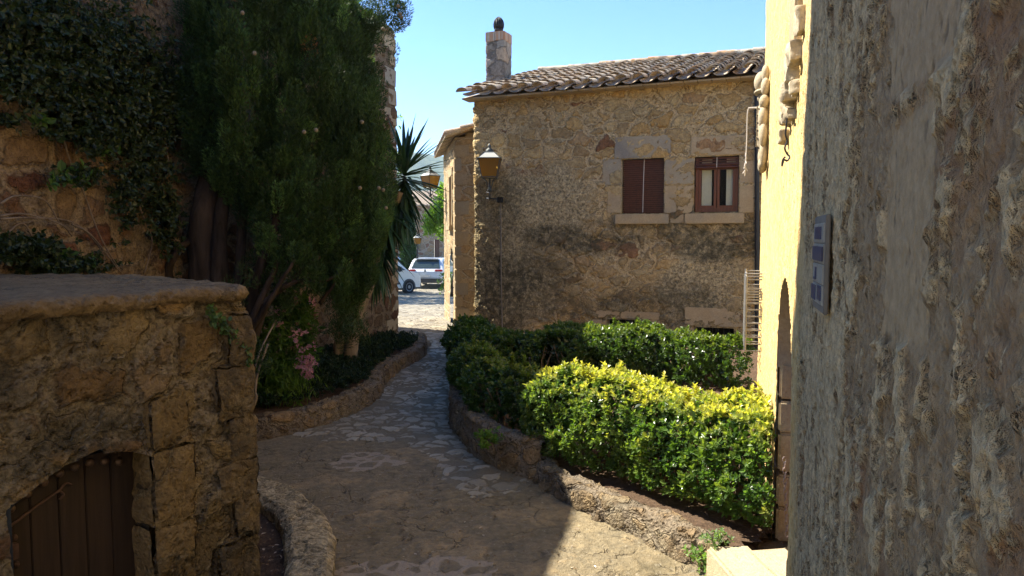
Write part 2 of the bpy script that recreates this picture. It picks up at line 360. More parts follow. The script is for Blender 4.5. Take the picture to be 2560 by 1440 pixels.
def near_wall_mat():
    """weathered coat of lime render (light) broken away over brown stone; M.R = render cover, M.G = dressed block, M.B = warm clean stone"""
    s = NT('weathered_render'); P = s.oc(); ac, A = s.attr()
    n1 = s.noise(9.0, 9, 0.72, dist=0.3).outputs[0]; n2 = s.noise(34, 8, 0.72).outputs[0]; n3 = s.noise(90, 4, 0.6).outputs[0]; n4 = s.noise(1.6, 4, 0.6).outputs[0]
    n1b = s.noise(12.5, 9, 0.66, vec=s.map(P, (1, 1, 0.5)), dist=0.25).outputs[0]
    cover = s.mr(s.math('ADD', n1b, s.math('MULTIPLY', s.math('SUBTRACT', A[0], 0.5), 0.34)), 0.465, 0.515, 0, 1, True)
    cover = s.math('MULTIPLY', cover, s.math('SUBTRACT', 1.0, A[1]), clamp=True)
    pit = s.mr(s.n('TexVoronoi', {'Vector': s.n('VectorMath', {0: s.map(P, (1, 1, 0.6)), 1: s.n('VectorMath', {0: s.noise(14, 4).outputs['Color'], 'Scale': 0.09}, operation='SCALE').outputs[0]}, operation='ADD').outputs[0], 'Scale': 21.0, 'Randomness': 1.0}, feature='F1').outputs['Distance'], 0.08, 0.5)
    pit2 = s.mr(s.n('TexVoronoi', {'Vector': P, 'Scale': 60.0}, feature='F1').outputs['Distance'], 0.1, 0.45)
    ren = s.mix(s.mr(n2, 0.3, 0.7), (0.25, 0.20, 0.13), (0.70, 0.57, 0.385))
    ren = s.mix(s.mr(n4, 0.45, 0.7, 0, 0.6), ren, s.mix(1.0, ren, (0.76, 0.77, 0.78), 'MULTIPLY'))
    sto = s.mix(s.mr(n2, 0.3, 0.7), (0.20, 0.145, 0.095), (0.42, 0.325, 0.215)); sto = s.mix(s.mr(n4, 0.5, 0.62, 0, 0.5), sto, (0.22, 0.10, 0.06))
    col = s.mix(cover, sto, ren)
    blk = s.mix(s.mr(n2, 0.3, 0.7), (0.27, 0.205, 0.13), (0.42, 0.325, 0.215)); col = s.mix(A[1], col, blk)
    warm = s.mix(s.mr(n1, 0.35, 0.65), (0.60, 0.45, 0.22), (0.68, 0.57, 0.36)); warm = s.mix(s.mr(n2, 0.3, 0.6), s.mix(1.0, warm, (0.72, 0.64, 0.5), 'MULTIPLY'), warm)  # lighter yellow stone colour, carries the sunlit look of the far stretch
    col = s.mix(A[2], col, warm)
    dark = s.mr(pit, 0.0, 0.5, 0.2, 1.0)
    col = s.mix(s.math('MULTIPLY', s.math('SUBTRACT', 1.0, dark), 0.75), col, (0.09, 0.07, 0.05))
    col = s.mix(1.0, col, (1.14, 1.04, 0.84), 'MULTIPLY')
    amp = s.math('SUBTRACT', 1.0, s.math('MULTIPLY', s.math('MAXIMUM', A[1], s.math('MULTIPLY', A[2], 0.72)), 0.85))
    h = s.math('ADD', s.math('MULTIPLY', cover, 0.6), s.math('ADD', s.math('MULTIPLY', n2, 0.9), s.math('ADD', s.math('MULTIPLY', pit, 0.42), s.math('MULTIPLY', pit2, 0.18))))
    h = s.math('ADD', h, s.math('ADD', s.math('MULTIPLY', n1, 0.7), s.math('MULTIPLY', n3, 0.35)))
    h = s.math('MULTIPLY', s.math('SUBTRACT', h, 1.5), amp)
    return s.finish(col, 0.93, h=h, disp=0.019, spec=0.12, mid=0.3)
M_near = near_wall_mat()

def ground_mat():
    """M.R = slate paving laid in mortar, M.G = pale mortar patch, M.B = sunlit-plaza flagstones"""
    s = NT('rock_and_paving'); P = s.oc(); ac, A = s.attr()
    n1 = s.noise(1.7, 7, 0.62).outputs[0]; n2 = s.noise(16, 9, 0.72).outputs[0]; n3 = s.noise(75, 6, 0.7).outputs[0]
    wv = s.n('VectorMath', {0: s.noise(5, 3).outputs['Color'], 'Scale': 0.14}, operation='SCALE').outputs[0]
    Q = s.n('VectorMath', {0: P, 1: wv}, operation='ADD').outputs[0]
    Qf = s.n('VectorMath', {0: Q, 1: (1, 1, 0)}, operation='MULTIPLY').outputs[0]
    sel = A[2]
    def vor(scale):
        e = s.n('TexVoronoi', {'Vector': s.map(Qf, (1.0, 1.35, 1)), 'Scale': scale, 'Randomness': 0.95}, feature='DISTANCE_TO_EDGE').outputs['Distance']
        c = s.n('SeparateColor', {0: s.n('TexVoronoi', {'Vector': s.map(Qf, (1.0, 1.35, 1)), 'Scale': scale, 'Randomness': 0.95}, feature='F1').outputs['Color']}).outputs
        return e, c
    e1, c1 = vor(6.2); e2, c2 = vor(2.3)
    ed1 = s.mr(s.math('ADD', e1, s.math('MULTIPLY', s.math('SUBTRACT', n2, 0.5), 0.12)), 0.05, 0.13, 0, 1, True)
    ed2 = s.mr(s.math('ADD', e2, s.math('MULTIPLY', s.math('SUBTRACT', n2, 0.5), 0.06)), 0.015, 0.06, 0, 1, True)
    keep = s.mr(c1[2], 0.16, 0.22)                                  # some stones are lost under mortar
    ed1 = s.math('MULTIPLY', ed1, keep)
    slate = s.ramp(c1[0], [(0, (0.21, 0.20, 0.17)), (0.35, (0.28, 0.265, 0.225)), (0.65, (0.35, 0.335, 0.29)), (0.85, (0.25, 0.235, 0.20)), (1, (0.38, 0.36, 0.31))])
    slate = s.mix(s.mr(n2, 0.35, 0.7, 0, 0.7), slate, s.mix(1.0, slate, (1.5, 1.45, 1.4), 'MULTIPLY'))
    mort = s.mix(s.mr(n3, 0.3, 0.7), (0.16, 0.14, 0.105), (0.23, 0.205, 0.155))
    pav = s.mix(ed1, mort, slate)
    flag = s.ramp(c2[0], [(0, (0.27, 0.25, 0.21)), (0.5, (0.33, 0.31, 0.26)), (1, (0.23, 0.215, 0.19))])
    flag = s.mix(s.mr(n2, 0.3, 0.7), s.mix(1.0, flag, (0.75, 0.75, 0.75), 'MULTIPLY'), flag); flag = s.mix(ed2, (0.13, 0.11, 0.085), flag)
    rock = s.ramp(n1, [(0.3, (0.15, 0.13, 0.085)), (0.43, (0.235, 0.20, 0.135)), (0.52, (0.20, 0.175, 0.125)), (0.60, (0.31, 0.25, 0.16)), (0.72, (0.26, 0.235, 0.175))])
    rock = s.mix(s.mr(n2, 0.3, 0.72), s.mix(1.0, rock, (0.6, 0.6, 0.6), 'MULTIPLY'), s.mix(1.0, rock, (1.3, 1.25, 1.2), 'MULTIPLY'))
    cn = s.noise(1.3, 6, 0.55, dist=0.4).outputs[0]
    ck = s.mr(s.math('ABSOLUTE', s.math('SUBTRACT', cn, 0.5)), 0.0, 0.008, 1, 0); ck = s.math('MULTIPLY', ck, s.mr(s.noise(2.3, 2).outputs[0], 0.48, 0.56))
    rock = s.mix(s.math('MULTIPLY', ck, 0.7), rock, (0.05, 0.04, 0.03))
    er = s.n('TexVoronoi', {'Vector': s.n('VectorMath', {0: P, 1: s.n('VectorMath', {0: s.noise(3.1, 5).outputs['Color'], 'Scale': 0.5}, operation='SCALE').outputs[0]}, operation='ADD').outputs[0], 'Scale': 2.6, 'Randomness': 1.0}, feature='DISTANCE_TO_EDGE').outputs['Distance']
    ledge = s.mr(er, 0.0, 0.035, 1, 0); ledge = s.math('MULTIPLY', ledge, s.mr(s.noise(3.3, 3).outputs[0], 0.44, 0.56))
    rock = s.mix(s.math('MULTIPLY', ledge, 0.55), rock, (0.06, 0.05, 0.038))
    rock = s.mix(s.mr(s.noise(33, 4, 0.6).outputs[0], 0.60, 0.68, 0, 0.5), rock, (0.34, 0.31, 0.26))
    peb = s.mr(s.n('TexVoronoi', {'Vector': Qf, 'Scale': 7.0}, feature='DISTANCE_TO_EDGE').outputs['Distance'], 0.10, 0.16)
    patch = s.mix(peb, (0.33, 0.285, 0.235), s.mix(0.6, (0.19, 0.165, 0.13), rock))
    pm = s.mr(s.math('ADD', A[0], s.math('MULTIPLY', s.math('SUBTRACT', n2, 0.5), 0.9)), 0.42, 0.55, 0, 1, True)
    gm = s.mr(s.math('ADD', A[1], s.math('MULTIPLY', s.math('SUBTRACT', n2, 0.5), 0.5)), 0.45, 0.55, 0, 1, True)
    col = s.mix(pm, rock, pav); col = s.mix(gm, col, patch); col = s.mix(sel, col, flag); col = s.mix(1.0, col, (1.08, 1.03, 0.90), 'MULTIPLY')
    h = s.math('ADD', s.math('MULTIPLY', n1, 1.8), s.math('ADD', s.math('MULTIPLY', n2, 1.0), s.math('MULTIPLY', n3, 0.25)))
    h = s.math('SUBTRACT', h, s.math('ADD', s.math('MULTIPLY', ck, 0.4), s.math('MULTIPLY', ledge, 0.35)))
    h = s.math('ADD', h, s.math('MULTIPLY', s.noise(5.0, 4, 0.6).outputs[0], 0.9))
    hp = s.math('MULTIPLY', s.math('MULTIPLY', ed1, s.mr(c1[1], 0, 1, 0.5, 1)), pm); h = s.math('ADD', h, s.math('MULTIPLY', hp, 0.45)); h = s.math('ADD', h, s.math('MULTIPLY', s.math('MULTIPLY', ed2, sel), 0.5))
    ro = s.mix(s.math('MULTIPLY', pm, ed1), (0.85, 0.85, 0.85), (0.5, 0.5, 0.5))
    s.finish(col, 0.85, h=h, disp=0.034, spec=0.3, mid=1.7); s.t.links.new(ro, s.b.inputs['Roughness']); return s.m
M_ground = ground_mat()
def soil_mat():
    s = NT('leaf_litter_soil'); a = s.noise(18, 8, 0.7).outputs[0]; b = s.noise(70, 5, 0.7, dist=1.0).outputs[0]
    c = s.mix(s.mr(a, 0.3, 0.7), (0.05, 0.033, 0.022), (0.13, 0.085, 0.055)); c = s.mix(s.mr(b, 0.55, 0.7), c, (0.22, 0.14, 0.08))
    return s.finish(c, 0.95, h=s.math('ADD', a, s.math('MULTIPLY', b, 0.5)), disp=0.02, spec=0.1, mid=0.8)
M_soil = soil_mat()
def tile_mat():
    s = NT('old_clay_tile'); P = s.oc(); c, A = s.attr()
    a = s.noise(9, 7, 0.7).outputs[0]; b = s.noise(40, 5, 0.7).outputs[0]
    base = s.ramp(A[0], [(0, (0.28, 0.18, 0.11)), (0.3, (0.38, 0.29, 0.20)), (0.55, (0.32, 0.25, 0.18)), (0.8, (0.46, 0.38, 0.27)), (1, (0.42, 0.25, 0.12))])
    lic = s.mix(s.mr(b, 0.4, 0.6), (0.17, 0.155, 0.13), (0.56, 0.52, 0.43)); col = s.mix(s.mr(a, 0.42, 0.6, 0, 0.8), base, lic)
    col = s.mix(s.mr(s.noise(17, 5, 0.7).outputs[0], 0.58, 0.68, 0, 0.8), col, (0.42, 0.27, 0.07))
    col = s.mix(s.mr(s.noise(6, 4).outputs[0], 0.5, 0.62, 0, 0.6), col, (0.10, 0.085, 0.07))
    return s.finish(col, 0.9, spec=0.15, bump=(s.math('ADD', a, b), 0.6, 0.01))
M_tile = tile_mat()
def wood_mat(name, c1, c2, axis=2, rough=0.5, slats=0.0):
    s = NT(name); sc = [40, 40, 40]; sc[axis] = 2.5; a = s.noise(1.0, 6, 0.6, vec=s.map(s.oc(), tuple(sc)), dist=0.5).outputs[0]
    return s.finish(s.mix(s.mr(a, 0.3, 0.7), c1, c2), rough, spec=0.35, bump=(a, 0.25, 0.005))
M_blind = wood_mat('brown_slat_wood', (0.040, 0.013, 0.005), (0.135, 0.044, 0.016), axis=0, rough=0.45)
M_frame = wood_mat('red_brown_frame_wood', (0.10, 0.032, 0.014), (0.19, 0.066, 0.028), axis=2, rough=0.45)
M_cord = simple('white_cord', (0.6, 0.55, 0.48), 0.8)
M_shutter = simple('cream_painted_wood', (0.62, 0.58, 0.45), 0.5, var=0.05)
M_dark = simple('dark_interior', (0.012, 0.011, 0.010), 0.9)
M_glass = NT('window_glass').finish((0.9, 0.95, 0.95), 0.03, spec=0.5, extra={'Transmission Weight': 1.0, 'IOR': 1.1})
M_iron = simple('black_iron', (0.035, 0.034, 0.035), 0.55, metal=0.6, var=0.3)
M_rust = simple('rusty_iron', (0.10, 0.06, 0.045), 0.7, metal=0.5, var=0.4)
M_chain = simple('worn_chain_iron', (0.34, 0.26, 0.22), 0.5, metal=0.4)
M_stud = simple('worn_iron_stud', (0.13, 0.085, 0.06), 0.5, metal=0.5, var=0.3)
M_galv = simple('grey_iron_bars', (0.32, 0.31, 0.29), 0.5, metal=0.6, var=0.25)
M_lampgrey = simple('lantern_grey_green_metal', (0.075, 0.085, 0.08), 0.55, metal=0.4, var=0.25)
M_conduit = simple('grey_conduit', (0.20, 0.17, 0.13), 0.6)
M_pipe = simple('black_downpipe', (0.02, 0.022, 0.025), 0.45, var=0.2)
def amber():
    s = NT('amber_glass'); g = s.n('BsdfPrincipled', {'Base Color': (0.15, 0.09, 0.015, 1), 'Roughness': 0.25, 'Specular IOR Level': 0.5})
    t = s.n('BsdfTranslucent', {'Color': (0.60, 0.36, 0.05, 1)}); m = s.n('MixShader', {0: 0.4, 1: g.outputs[0], 2: t.outputs[0]}); s.t.links.new(m.outputs[0], s.out.inputs[0]); return s.m
M_amber = amber()
M_pane = NT('clear_lamp_pane').finish((0.45, 0.45, 0.40), 0.3, spec=0.5)
def brick_mat():
    s = NT('terracotta_brick'); b = s.n('TexBrick', {'Vector': s.map(s.oc(), (1, 1, 1)), 'Color1': (0.34, 0.17, 0.09, 1), 'Color2': (0.42, 0.24, 0.14, 1), 'Mortar': (0.40, 0.35, 0.28, 1), 'Scale': 6.0, 'Mortar Size': 0.03})
    n = s.noise(20, 6).outputs[0]; return s.finish(s.mix(s.mr(n, 0.4, 0.65, 0, 0.5), b.outputs[0], (0.30, 0.24, 0.18)), 0.9, bump=(n, 0.5, 0.01))
M_brick = brick_mat()
M_chim = rubble('chimney_stone', (3.0, 3.0, 4.5), [(0, (0.33, 0.30, 0.26)), (0.4, (0.40, 0.36, 0.31)), (0.7, (0.30, 0.28, 0.25)), (1, (0.42, 0.33, 0.24))], (0.20, 0.17, 0.14), mw=0.045, disp=0.014, warp=0.16)

# ------------------------------------------------------------------ ground (one sheet to the horizon)
def zground(Y):
    return np.interp(Y, [-50, 14.3, 20, 34, 43, 50, 75, 3500], [0, 0, -0.27, -0.86, -0.86, -0.38, -0.45, -0.6])
def inpoly(x, y, poly):
    ins = np.zeros(x.shape, bool); n = len(poly)
    for i in range(n):
        x0, y0 = poly[i]; x1, y1 = poly[(i + 1) % n]
        if y0 == y1: continue
        c = ((y0 > y) != (y1 > y)) & (x < (x1 - x0) * (y - y0) / (y1 - y0) + x0); ins ^= c
    return ins
def build_ground():
    xs = np.unique(np.concatenate([np.arange(-2.4, 2.6, 0.03), np.linspace(-8, -2.4, 40), np.linspace(2.6, 8, 40), np.linspace(-60, -8, 30), np.linspace(8, 60, 30), [-1400, -500, -150, 150, 500, 1400]]))
    ys = [-4.0, -2, 0, 1, 2]; y = 2.6
    while y < 60: ys.append(y); y += max(0.022, 0.0042 * y * (y / 4.0 if y > 4 else 1) * 0.9)
    ys = np.array([-180.0, -60, -15] + ys + [70, 90, 130, 300, 800, 1450])
    X, Y = np.meshgrid(xs, ys, indexing='ij'); Z = zground(Y)
    P = np.stack([X, Y, Z], -1)
    Z = Z + (noise(P, 1.1, 3, 3) - 0.5) * 0.05 * np.clip(1.4 - np.abs(Y - 5) / 5, 0, 1)
    P[..., 2] = Z
    pave = [G(*q) for q in [(985, 838), (1135, 828), (1132, 985), (1132, 1085), (1210, 1150), (1330, 1212), (1300, 1232), (1180, 1250), (1130, 1235), (1110, 1180), (1060, 1130), (1000, 1105), (820, 1100), (700, 1090), (850, 1048), (950, 985), (1000, 930), (1058, 893), (1000, 850)]]
    p1 = [G(*q) for q in [(820, 1165), (850, 1140), (940, 1130), (965, 1128), (975, 1145), (1008, 1165), (960, 1175), (880, 1184), (840, 1178)]]
    p2 = [G(*q) for q in [(840, 1425), (960, 1392), (1080, 1400), (1200, 1405), (1230, 1440), (1200, 1475), (840, 1475)]]
    nz = (noise(P * [1, 1, 0], 3.0, 9, 3) - 0.5) * 0.16
    soft = lambda poly: (inpoly(X + nz, Y + nz, poly)).astype(float)
    M = np.zeros(P.shape); M[..., 0] = np.where(Y < 14.2, soft(pave), 1.0); M[..., 1] = np.maximum(soft(p1), soft(p2)); M[..., 2] = np.clip((Y - 13.6) / 0.5, 0, 1)
    nx, ny = X.shape; idx = np.arange(nx * ny).reshape(nx, ny)
    A = np.stack([idx[:-1, :-1], idx[1:, :-1], idx[1:, 1:], idx[:-1, 1:]], -1).reshape(-1, 4)
    structure(np_mesh('ground', P.reshape(-1, 3), A, M_ground, smooth=True, col=M.reshape(-1, 3)))
build_ground()

# ------------------------------------------------------------------ stone house
HL = (-0.68, 13.2); HR = (3.95, 11.37); hd = np.array([HR[0] - HL[0], HR[1] - HL[1]]); hd /= np.linalg.norm(hd); hn = np.array([hd[1], -hd[0]])
def HP(px, py): return on_plane(px, py, HL, HR)
def hw(u, z, off=0.0): return (HL[0] + hd[0] * u + hn[0] * off, HL[1] + hd[1] * u + hn[1] * off, z)
hrot = math.atan2(hd[1], hd[0])
HZ = 4.30
house = thing('stone_house', 'two-storey rubble stone house with tiled roof and two brown upstairs windows', 'house', (1.6, 13.0, 0))
def rectpx(x0, y0, x1, y1):
    a = HP(x0, y0); b = HP(x1, y1); c = HP(x0, y1); d = HP(x1, y0)
    return ((a[0] + c[0]) / 2, (b[0] + d[0]) / 2, (c[1] + b[1]) / 2, (a[1] + d[1]) / 2)   # u0,u1,z0,z1
wins = [rectpx(1555, 397, 1660, 533), rectpx(1736, 391, 1847, 530), rectpx(1518, 799, 1618, 900), rectpx(1738, 819, 1834, 930)]
SIDE = 6.0
def hhole(U, Z):
    m = np.zeros(U.shape, bool)
    for (a, b, c, d) in wins: m |= (U > a + SIDE) & (U < b + SIDE) & (Z > c) & (Z < d)
    return m
bl = np.array(HL) - hn * 6.0
hpath = [tuple(bl), HL, tuple(np.array(HL) + hd * 7.5), tuple(np.array(HL) + hd * 7.5 - hn * 6.0)]
ub = [SIDE + v for r in wins for v in r[:2]]; zb = [v for r in wins for v in r[2:]]
V, A, U = sweep(hpath, [(0, -0.1), (0, HZ)], step=lambda u: 0.035 if SIDE - 0.5 < u < SIDE + 5.2 else 0.3, pstep=0.035, ub=ub, zb=zb, hole=hhole)
u = U - SIDE; z = V[:, 2]; nz = noise(V, 1.3, 11, 4); nz2 = noise(V, 4.0, 12, 3)
def blob(u0, z0, ru, rz, s=0.5): return np.clip((1.15 - np.sqrt(((u - u0) / ru) ** 2 + ((z - z0) / rz) ** 2) + (nz - 0.5) * 1.6) / s, 0, 1)
pl = np.maximum.reduce([blob(1.3, 2.3, 1.5, 0.75), blob(0.7, 1.3, 0.9, 1.3), blob(4.1, 1.2, 0.9, 0.75), blob(0.9, 3.8, 0.3, .3) * .6])
a_ = HP(1400, 600); b_ = HP(1800, 620); c_ = HP(1250, 700)
stn = 1.0 * np.maximum.reduce([blob(2.0, 1.75, 1.5, .26), blob(4.0, 1.95, 1.0, .42), blob(3.1, 2.05, 1.2, .16), blob(1.0, 1.1, 1.1, .9) * .75, blob(.45, 2.0, .55, .9) * .7, blob(a_[0], a_[1] + .05, 1.1, 0.28), blob(b_[0], b_[1], 1.3, 0.25), blob(c_[0], c_[1], 0.9, 0.8), blob(3.0, 0.6, 2.0, 0.45) * .8, blob(0.4, 0.9, 0.7, 1.2)])
np_mesh('wall', V, A, M_house, house, smooth=True, col=np.stack([pl, stn, 0 * u], 1))
# inner core behind the openings
q = [np.array(HL) + hd * 0.1 - hn * 0.42, np.array(HL) + hd * 7.4 - hn * 0.42, np.array(HL) + hd * 7.4 - hn * 5.9, np.array(HL) + hd * 0.1 - hn * 5.9]
cv = [(*p, zz) for zz in (0.0, HZ - 0.05) for p in q]
np_mesh('inner_wall', cv, [[0, 1, 5, 4], [1, 2, 6, 5], [2, 3, 7, 6], [3, 0, 4, 7], [0, 3, 2, 1], [4, 5, 6, 7]], M_dark, house)
def slab_on_wall(u0, u1, z0, z1, off, thick, bev=0.008):
    c = hw((u0 + u1) / 2, (z0 + z1) / 2, off - thick / 2); return box(c, (u1 - u0, thick, z1 - z0), hrot, bev)
# dressed stone around the windows
def trim(name, x0, y0, x1, y1, off=0.012, mat=M_trim, thick=0.28):
    off += 0.017
    a = rectpx(x0, y0, x1, y1); V, f = slab_on_wall(a[0], a[1], a[2], a[3], off, thick, 0.01)
    V = V + (noise(V, 9, 5)[:, None] - 0.5) * 0.014
    return np_mesh(name, V, f, mat, house)
g = 1.5
for nm, x0, y0, x1, y1, off, mt in [
    ('lintel', 1537, 341, 1678, 395, 0.008, M_trimgrey), ('lintel', 1727, 340, 1865, 389, 0.010, M_trim),
    ('jamb_stone', 1507, 398, 1554, 463, 0.006, M_trimgrey), ('jamb_stone', 1519, 465, 1553, 533, 0.010, M_trim),
    ('jamb_stone', 1662, 398, 1735, 461, 0.008, M_trimgrey), ('jamb_stone', 1661, 464, 1692, 533, 0.012, M_trim), ('jamb_stone', 1694, 464, 1734, 533, 0.006, M_trim),
    ('jamb_stone', 1849, 390, 1893, 460, 0.008, M_trim), ('jamb_stone', 1848, 462, 1886, 532, 0.012, M_trim),
    ('sill', 1539, 535, 1673, 560, 0.05, M_trim), ('jamb_stone', 1675, 536, 1711, 558, 0.004, M_trim), ('sill', 1713, 533, 1861, 559, 0.05, M_trim),
    ('lintel', 1490, 778, 1650, 797, 0.012, M_trim), ('lintel', 1712, 770, 1868, 816, 0.008, M_trim), ('jamb_stone', 1480, 799, 1516, 850, 0.006, M_trim),
    ('jamb_stone', 1620, 799, 1650, 850, 0.006, M_trim), ('jamb_stone', 1704, 819, 1736, 880, 0.006, M_trim), ('jamb_stone', 1836, 820, 1872, 880, 0.006, M_trim)]:
    trim(nm, x0, y0, x1, y1, off, mt)
# windows
def slatted(u0, u1, z0, z1, off, pitch=0.034):
    parts = []; n = int((z1 - z0) / pitch)
    for i in range(n):
        zc = z0 + (i + 0.5) * (z1 - z0) / n
        parts.append(box(hw((u0 + u1) / 2, zc, off + (0.003 * math.sin(i * 2.1))), (u1 - u0, 0.012, pitch * 0.72), hrot + 0.003 * math.sin(i)))
    return merge(*parts)
a = wins[0]; um = (a[0] + a[1]) / 2
wroot = np_mesh('window', *slab_on_wall(a[0] + .004, a[1] - .004, a[2] + .004, a[3] - .004, -0.16, 0.03, 0), M_frame, house)
wroot['label'] = 'window fully covered by a lowered brown slatted blind'
child(wroot, 'blind', *merge(slatted(a[0] + .01, um - .008, a[2] + .02, a[3] - .005, -0.07), slatted(um + .008, a[1] - .01, a[2] + .02, a[3] - .005, -0.07)), M_blind)
child(wroot, 'blind_cord', *tube([hw(um + .01, a[3], -0.05), hw(um, (a[2] + a[3]) / 2, -0.048), hw(um - 0.005, a[2] + .015, -0.05)], 0.006, 6), M_cord)
a = wins[1]; um = (a[0] + a[1]) / 2; b0, b1, c0, c1 = a[0] + .01, a[1] - .01, a[2] + .004, a[3] - .01
wroot = np_mesh('window', *merge(slab_on_wall(b0, b1, c0, c0 + .06, -0.06, 0.08, .004), slab_on_wall(b0, b0 + .045, c0 + .06, c1, -0.062, 0.07, .004), slab_on_wall(b1 - .045, b1, c0 + .06, c1, -0.062, 0.07, .004)), M_frame, house)
wroot['label'] = 'window with a half raised blind and cream inner shutters'
for (s0, s1) in ((b0 + .047, um - .004), (um + .004, b1 - .047)):
    zc0, zc1 = c0 + .062, c1 - .15; t = .042
    sash = child(wroot, 'sash', *merge(slab_on_wall(s0, s1, zc0, zc0 + t, -.075, .045, .003), slab_on_wall(s0, s1, zc1 - t, zc1, -.075, .045, .003), slab_on_wall(s0, s0 + t, zc0 + t, zc1 - t, -.075, .045, .003), slab_on_wall(s1 - t, s1, zc0 + t, zc1 - t, -.075, .045, .003)), M_frame)
    child(wroot, 'pane', *slab_on_wall(s0 + t, s1 - t, zc0 + t, zc1 - t, -.095, .006, 0), M_glass)
for (s0, s1) in ((b0 + .09, um - .085), (um + .14, b1 - .055)):
    zc0, zc1 = c0 + .10, c1 - .02
    child(wroot, 'inner_shutter', *merge(slab_on_wall(s0, s1, zc0, zc1, -.14, .02, .003), slab_on_wall(s0 + .045, s1 - .045, zc0 + .06, zc1 - .30, -.134, .012, .004), slab_on_wall(s0 + .045, s1 - .045, zc1 - .26, zc1 - .05, -.134, .012, .004)), M_shutter)
zt = c1 + .005
child(wroot, 'blind', *merge(slatted(b0 - .004, um - .006, zt - .165, zt, -0.045), slatted(um + .006, b1 + .004, zt - .165, zt, -0.045),
    tube([hw(b0 - .006, zt - .165, -.03), hw(b1 + .006, zt - .165, -.03)], .022, 8), tube([hw(b0 - .006, zt - .125, -.035), hw(b1 + .006, zt - .125, -.035)], .018, 8)), M_blind)
child(wroot, 'blind_cord', *tube([hw(um, c1, -0.02), hw(um, zt - .17, -0.004)], 0.006, 6), M_cord)
for k in (2, 3):
    a = wins[k]; parts = [slab_on_wall(a[0] + .005, a[1] - .005, a[2] + .005, a[3] - .005, -0.3, 0.02, 0)]
    wroot = np_mesh('basement_window', *merge(*parts), M_dark, house)
    bars = [tube([hw(x, a[2], -.12), hw(x, a[3], -.12)], .008, 6) for x in np.linspace(a[0] + .08, a[1] - .08, 6)]
    child(wroot, 'bars', *merge(*bars), M_iron)
# roof
RISE, RUN, OV = 1.14, 3.9, 0.32
slope = math.atan2(RISE, RUN)
def roofp(u, t, h):   # t = distance up the slope from the wall line, h = above the slope
    return np.array(HL + (0,)) * 0 + np.array([*(np.array(HL) + hd * u - hn * (t * math.cos(slope)) + hn * h * math.sin(slope)), HZ + 0.05 + t * math.sin(slope) + h * math.cos(slope)])
TL = RUN / math.cos(slope)
def tile(u, t0, t1, h, rad, up=True, w=1.0, seg=7, th=0.013):
    V = []; 
    for (t, k, dh) in ((t0, 1.0, 0.030 if up else 0.0), (t1, 0.84, 0.0)):
        for s_ in (1.0, 1.0 - th / rad):
            for j in range(seg + 1):
                an = math.pi * j / seg; x = -math.cos(an) * rad * k * s_; y = math.sin(an) * rad * (0.70 if up else -0.42) * k * s_
                V.append(roofp(u + x, t, h + dh + y))
    n = seg + 1; Fc = []
    for j in range(seg):
        Fc += [[j, j + 1, 2 * n + j + 1, 2 * n + j], [n + j + 1, n + j, 3 * n + j, 3 * n + j + 1], [j + 1, j, n + j, n + j + 1]]
    Fc += [[0, 2 * n, 3 * n, n], [seg, n + seg, 3 * n + seg, 2 * n + seg]]
    return np.array(V), Fc
tp, cols_ = [], []
pit = 0.285; rowl = 0.36
ncol = 29
for i in range(0, ncol):
    uc = -0.20 + (i + 0.4) * pit
    rows = int((TL + OV) / rowl) + 1
    for r in range(rows):
        t0 = -OV + r * rowl + random.uniform(-.012, .012) + (random.uniform(-.03, .03) if r == 0 else 0); t1 = min(t0 + rowl + 0.06, TL - .02)
        du = random.uniform(-.008, .008)
        if t0 > TL - .05: continue
        T = tile(uc + du, t0, t1, 0.080 + random.uniform(-.006, .012), 0.112, th=.018); tp.append(T); cols_.append(np.full(len(T[0]), random.random()))
        T = tile(uc + pit / 2, t0 - 0.02, t1, 0.075, 0.118, up=False, th=.018); tp.append(T); cols_.append(np.full(len(T[0]), random.random()))
V, Fc = merge(*tp); cc = np.concatenate(cols_)
V[:, 2] += (noise(V * [1, 1, 0], 0.9, 44, 2) - 0.5) * 0.05
roof = np_mesh('roof', V, Fc, M_tile, house, col=np.stack([cc, cc, cc], 1))
# boards under the tiles, eave course, back slope, verge
uL, uR = -0.20, 7.8
bd = [roofp(uL + .05, -OV + .10, -.035), roofp(uR, -OV + .10, -.035), roofp(uR, TL, -.035), roofp(uL + .05, TL, -.035), roofp(uL + .05, -OV + .10, -.008), roofp(uR, -OV + .10, -.008), roofp(uR, TL, -.008), roofp(uL + .05, TL, -.008)]
child(roof, 'soffit', bd, [[0, 3, 2, 1], [4, 5, 6, 7], [0, 1, 5, 4], [1, 2, 6, 5], [2, 3, 7, 6], [3, 0, 4, 7]], M_trim)
ev = []
for k in range(38):
    x0 = uL + .08 + k * 0.215; c = roofp(x0 + .105, -OV + 0.18, -0.055); ev.append(box(tuple(c), (0.207, 0.30, 0.028), hrot, 0.004))
child(roof, 'eave_course', *merge(*ev), M_trim)
rf = [roofp(uL + .06, TL - .10, .0), roofp(uR, TL - .10, .0), roofp(uR, TL + .10, .0), roofp(uL + .06, TL + .10, .0)]; rf += [p_ + np.array([0, 0, .15]) for p_ in rf]
child(roof, 'ridge_mortar', rf, [[0, 3, 2, 1], [4, 5, 6, 7], [0, 1, 5, 4], [1, 2, 6, 5], [2, 3, 7, 6], [3, 0, 4, 7]], M_trimgrey)
bk = [roofp(uL + .05, TL, 0.02), roofp(uR, TL, 0.02)]; e0 = bk[0] + np.array([*(-hn * 3.5), -1.2]); e1 = bk[1] + np.array([*(-hn * 3.5), -1.2])
child(roof, 'back_slope', [bk[0], bk[1], e1, e0], [[0, 1, 2, 3]], M_tile, col=np.full((4, 3), .4))
rt, rc = [], []
